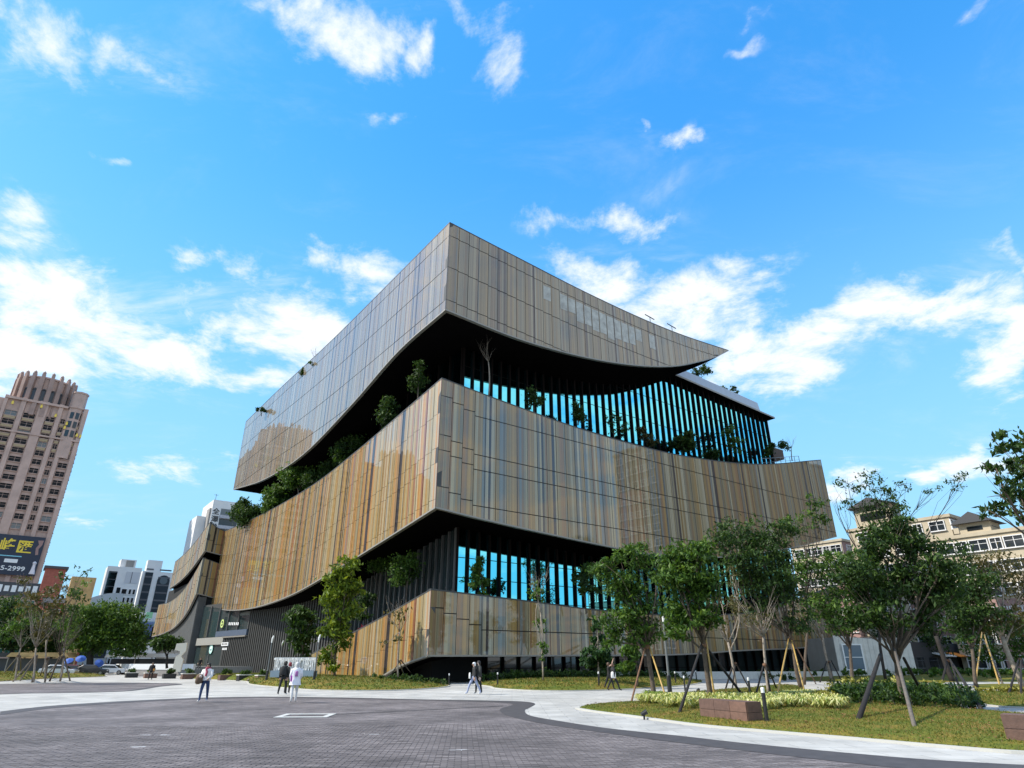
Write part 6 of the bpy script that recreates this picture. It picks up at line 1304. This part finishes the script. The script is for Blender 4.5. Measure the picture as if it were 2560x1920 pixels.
    e = MB(); e.tube([(hc.x - .022, fy + .01, hc.z - .05), (hc.x, fy, hc.z - .053), (hc.x + .022, fy + .01, hc.z - .05)], .006, 5); e.build('mouth', mat('lip', (.30, .11, .09)), T)
    if coat:
        cm = mat('coat_%s' % str(coat), coat, rough=.85, noise=.08, nscale=6); c = MB(); L = coat_len; n = 16; rings = []
        for zz, rx, ry in ((1.46, .085, .08), (1.42, .17, .115), (1.34, .215, .145), (1.2, .20, .145), (1.05, .195, .15), (.95, .215, .165), (.95 - L, .235 + .12 * L, .185 + .12 * L)):
            i = len(c.v); rings.append(i)
            for j in range(n): a = 6.283 * j / n; wv = 1 + .05 * math.sin(a * 5 + zz * 9) * (1 if zz < 1.0 else .4); c.v.append((rx * k * wv * math.cos(a), (ry * wv * math.sin(a) - lean * max(0, zz - .9)) * k, zz * k))
        for a_, b_ in zip(rings, rings[1:]):
            for j in range(n): c.f.append((a_ + j, b_ + j, b_ + (j + 1) % n, a_ + (j + 1) % n)); c.m.append(0); c.uv.append(None)
        cj = c.build('coat', cm, T, smooth=True)
        sl = MB()
        for s, hh, side in ((-1, hands[0], 0), (1, hands[1], 1)):
            i0 = 7 + side * 4; sl.tube([V[i0], V[i0 + 1], V[i0 + 2]], [.085 * k, .075 * k, .06 * k], 10); 
            so = sl.build('sleeve', cm, T, smooth=True); sl = MB()
    for fn in extras: fn(T, k, V, hands)
    return T
def bag(c, s, m, nm='bag', rz=0.0):
    def f(T, k, V, hands):
        b = MB(); sx, sy, sz_ = s; n = 10; prof = [(.75, -1), (.98, -.8), (1.0, .2), (.85, .8), (.5, 1.0)]; 
        rings = []
        for rr, zz in prof:
            i = len(b.v); rings.append(i)
            for j in range(n): a = 6.283 * j / n; ca, sa = math.cos(a), math.sin(a); q = (abs(ca) ** 3 + abs(sa) ** 3) ** (-1 / 3); b.v.append(((c[0] + sx * rr * ca * q) * k, (c[1] + sy * rr * sa * q) * k, (c[2] + sz_ * zz) * k))
        for a_, b_ in zip(rings, rings[1:]):
            for j in range(n): b.f.append((a_ + j, a_ + (j + 1) % n, b_ + (j + 1) % n, b_ + j)); b.m.append(0); b.uv.append(None)
        b.f += [tuple(rings[0] + j for j in range(n))[::-1], tuple(rings[-1] + j for j in range(n))]; b.m += [0, 0]; b.uv += [None, None]
        b.build(nm, m, T, smooth=True)
    return f
def strap(pts, m, r=.02, nm='strap'):
    def f(T, k, V, hands): b = MB(); b.tube([tuple(q * k for q in p) for p in pts], r, 6); b.build(nm, m, T)
    return f
cl = lambda n_, c: mat('cloth_' + n_, c, rough=.85, noise=.1, nscale=8)
person(gp(506, 1755), .05, 'woman in white top and jeans with red scarf carrying a brown coat', (.72, .69, .66), (.035, .06, .14), stride=.2, arms=((.25, 1.2), (.2, .9)), H=1.62, coat=(.74, .71, .69), coat_len=.02, shoes=(.75, .72, .68), long_hair=True, skin=(.45, .28, .2), extras=[
    bag((-.27, -.18, 1.0), (.16, .14, .2), cl('brown', (.14, .09, .055)), 'carried_coat'), bag((-.36, -.05, .92), (.1, .1, .16), cl('canvas', (.50, .42, .28)), 'tote_bag'), strap([(-.05, -.13, 1.43), (.03, -.17, 1.3), (.0, -.19, 1.12)], cl('scarf', (.36, .06, .10)), .045, 'scarf'), strap([(.0, -.1, 1.46), (-.1, .0, 1.46), (0, .1, 1.46), (.1, 0, 1.46), (0, -.1, 1.46)], cl('scarf', (.36, .06, .10)), .045, 'scarf_loop')])
person(gp(732, 1757), math.pi + .35, 'person in long white coat and white trousers with purple print, seen from behind', (.78, .77, .80), (.72, .71, .70), hair=(.55, .54, .52), stride=.16, arms=((.15, .9), (.15, .5)), H=1.66, coat=(.80, .79, .83), coat_len=.22, shoes=(.75, .75, .75), long_hair=True, extras=[
    bag((.0, .165, 1.2), (.07, .02, .11), cl('print', (.45, .18, .42)), 'back_print'), bag((.2, .15, 1.0), (.035, .02, .13), cl('purple', (.40, .04, .42)), 'side_print')])
person(gp(704, 1738), math.pi - .1, 'person in black jacket with black backpack walking away beside the sign', (.012, .012, .013), (.012, .012, .014), stride=.26, H=1.72, shoes=(.7, .7, .7), coat=(.012, .012, .013), coat_len=.0, extras=[bag((0, .2, 1.22), (.16, .09, .22), cl('blackbag', (.02, .02, .022)), 'backpack')])
person(gp(716, 1735), math.pi + .2, 'person in dark red cap mostly hidden behind the white coat', (.55, .50, .44), (.02, .02, .025), hair=(.22, .02, .03), stride=.15, H=1.66)
person(gp(1196, 1736), -1.25, 'walker in dark grey jacket and black trousers beside a white clad companion', (.028, .03, .028), (.012, .012, .013), stride=.14, H=1.74, coat=(.03, .032, .03), coat_len=.05, arms=((.1, .2), (-.1, .15)), shoes=(.7, .7, .7), skin=(.5, .4, .34))
person(gp(1183, 1737) + Vector((0, .35, 0)), -1.3, 'walker in white hood and blue striped trousers behind the dark jacket', (.03, .03, .03), (.30, .34, .48), hair=(.72, .71, .70), stride=.38, H=1.66, shoes=(.75, .75, .75), extras=[bag((-.1, -.22, .98), (.08, .06, .16), cl('whitebag', (.75, .75, .74)), 'white_bag')])
person(gp(1535, 1727), math.pi / 2 + .2, 'walker in black with white tote bag on the path', (.014, .014, .016), (.012, .012, .014), stride=.4, H=1.6, coat=(.014, .014, .016), coat_len=.08, hair=(.10, .05, .03), shoes=(.03, .03, .03), extras=[bag((-.2, .05, .98), (.08, .17, .2), cl('whitetote', (.78, .77, .75)), 'tote_bag')])
person(gp(1524, 1725), math.pi / 2 + .1, 'companion in black with one arm raised on the path', (.016, .014, .014), (.014, .014, .016), stride=.3, H=1.66, arms=((2.3, .5), (.2, .3)), hair=(.09, .05, .03), shoes=(.03, .03, .03))
person(gp(374, 1701), .2, 'lone walker in black with an orange bag on the pale path', (.013, .013, .014), (.014, .014, .016), stride=.2, H=1.7, coat=(.014, .014, .015), coat_len=.06, shoes=(.65, .65, .65), extras=[bag((.22, -.08, 1.0), (.1, .08, .1), cl('orange', (.55, .25, .06)), 'orange_bag')])
for i, (x, y, t, b, lab, ex, rz) in enumerate([(236, 1687, (.014, .014, .015), (.015, .015, .018), 'standing person in black with pink bag at the left lawn tip', [bag((-.25, 0, .95), (.1, .08, .2), cl('pink', (.62, .22, .24)), 'pink_bag')], .6), (259, 1685, (.02, .02, .024), (.03, .03, .04), 'person in dark jacket with pink bag right of the lawn tip', [bag((.1, -.15, 1.0), (.18, .1, .2), cl('pink', (.62, .22, .24)), 'pink_bag')], -.5),
    (200, 1685, (.02, .02, .02), (.015, .015, .016), 'person in black half hidden by the staked trees', [], .3), (304, 1683, (.55, .53, .5), (.02, .02, .022), 'person in pale top leaning forward near the planter cubes', [], .9), (321, 1683, (.12, .14, .2), (.03, .04, .06), 'person with white sleeve in dark blue near the planter cubes', [], -.9)]):
    person(gp(x, y), rz, lab, t, b, stride=.18 + .05 * (i % 3), H=1.62 + .04 * (i % 3), extras=ex, lean=.25 if 'leaning' in lab else 0, shoes=(.4, .4, .4))
sp_ = at(500, 1660, 78); person(Vector((sp_.x, 78, .55)), .3, 'person in black sitting on the white coping wall', (.014, .014, .015), (.02, .02, .024), sit=True, H=1.66, arms=((.5, .7), (.5, .7)))
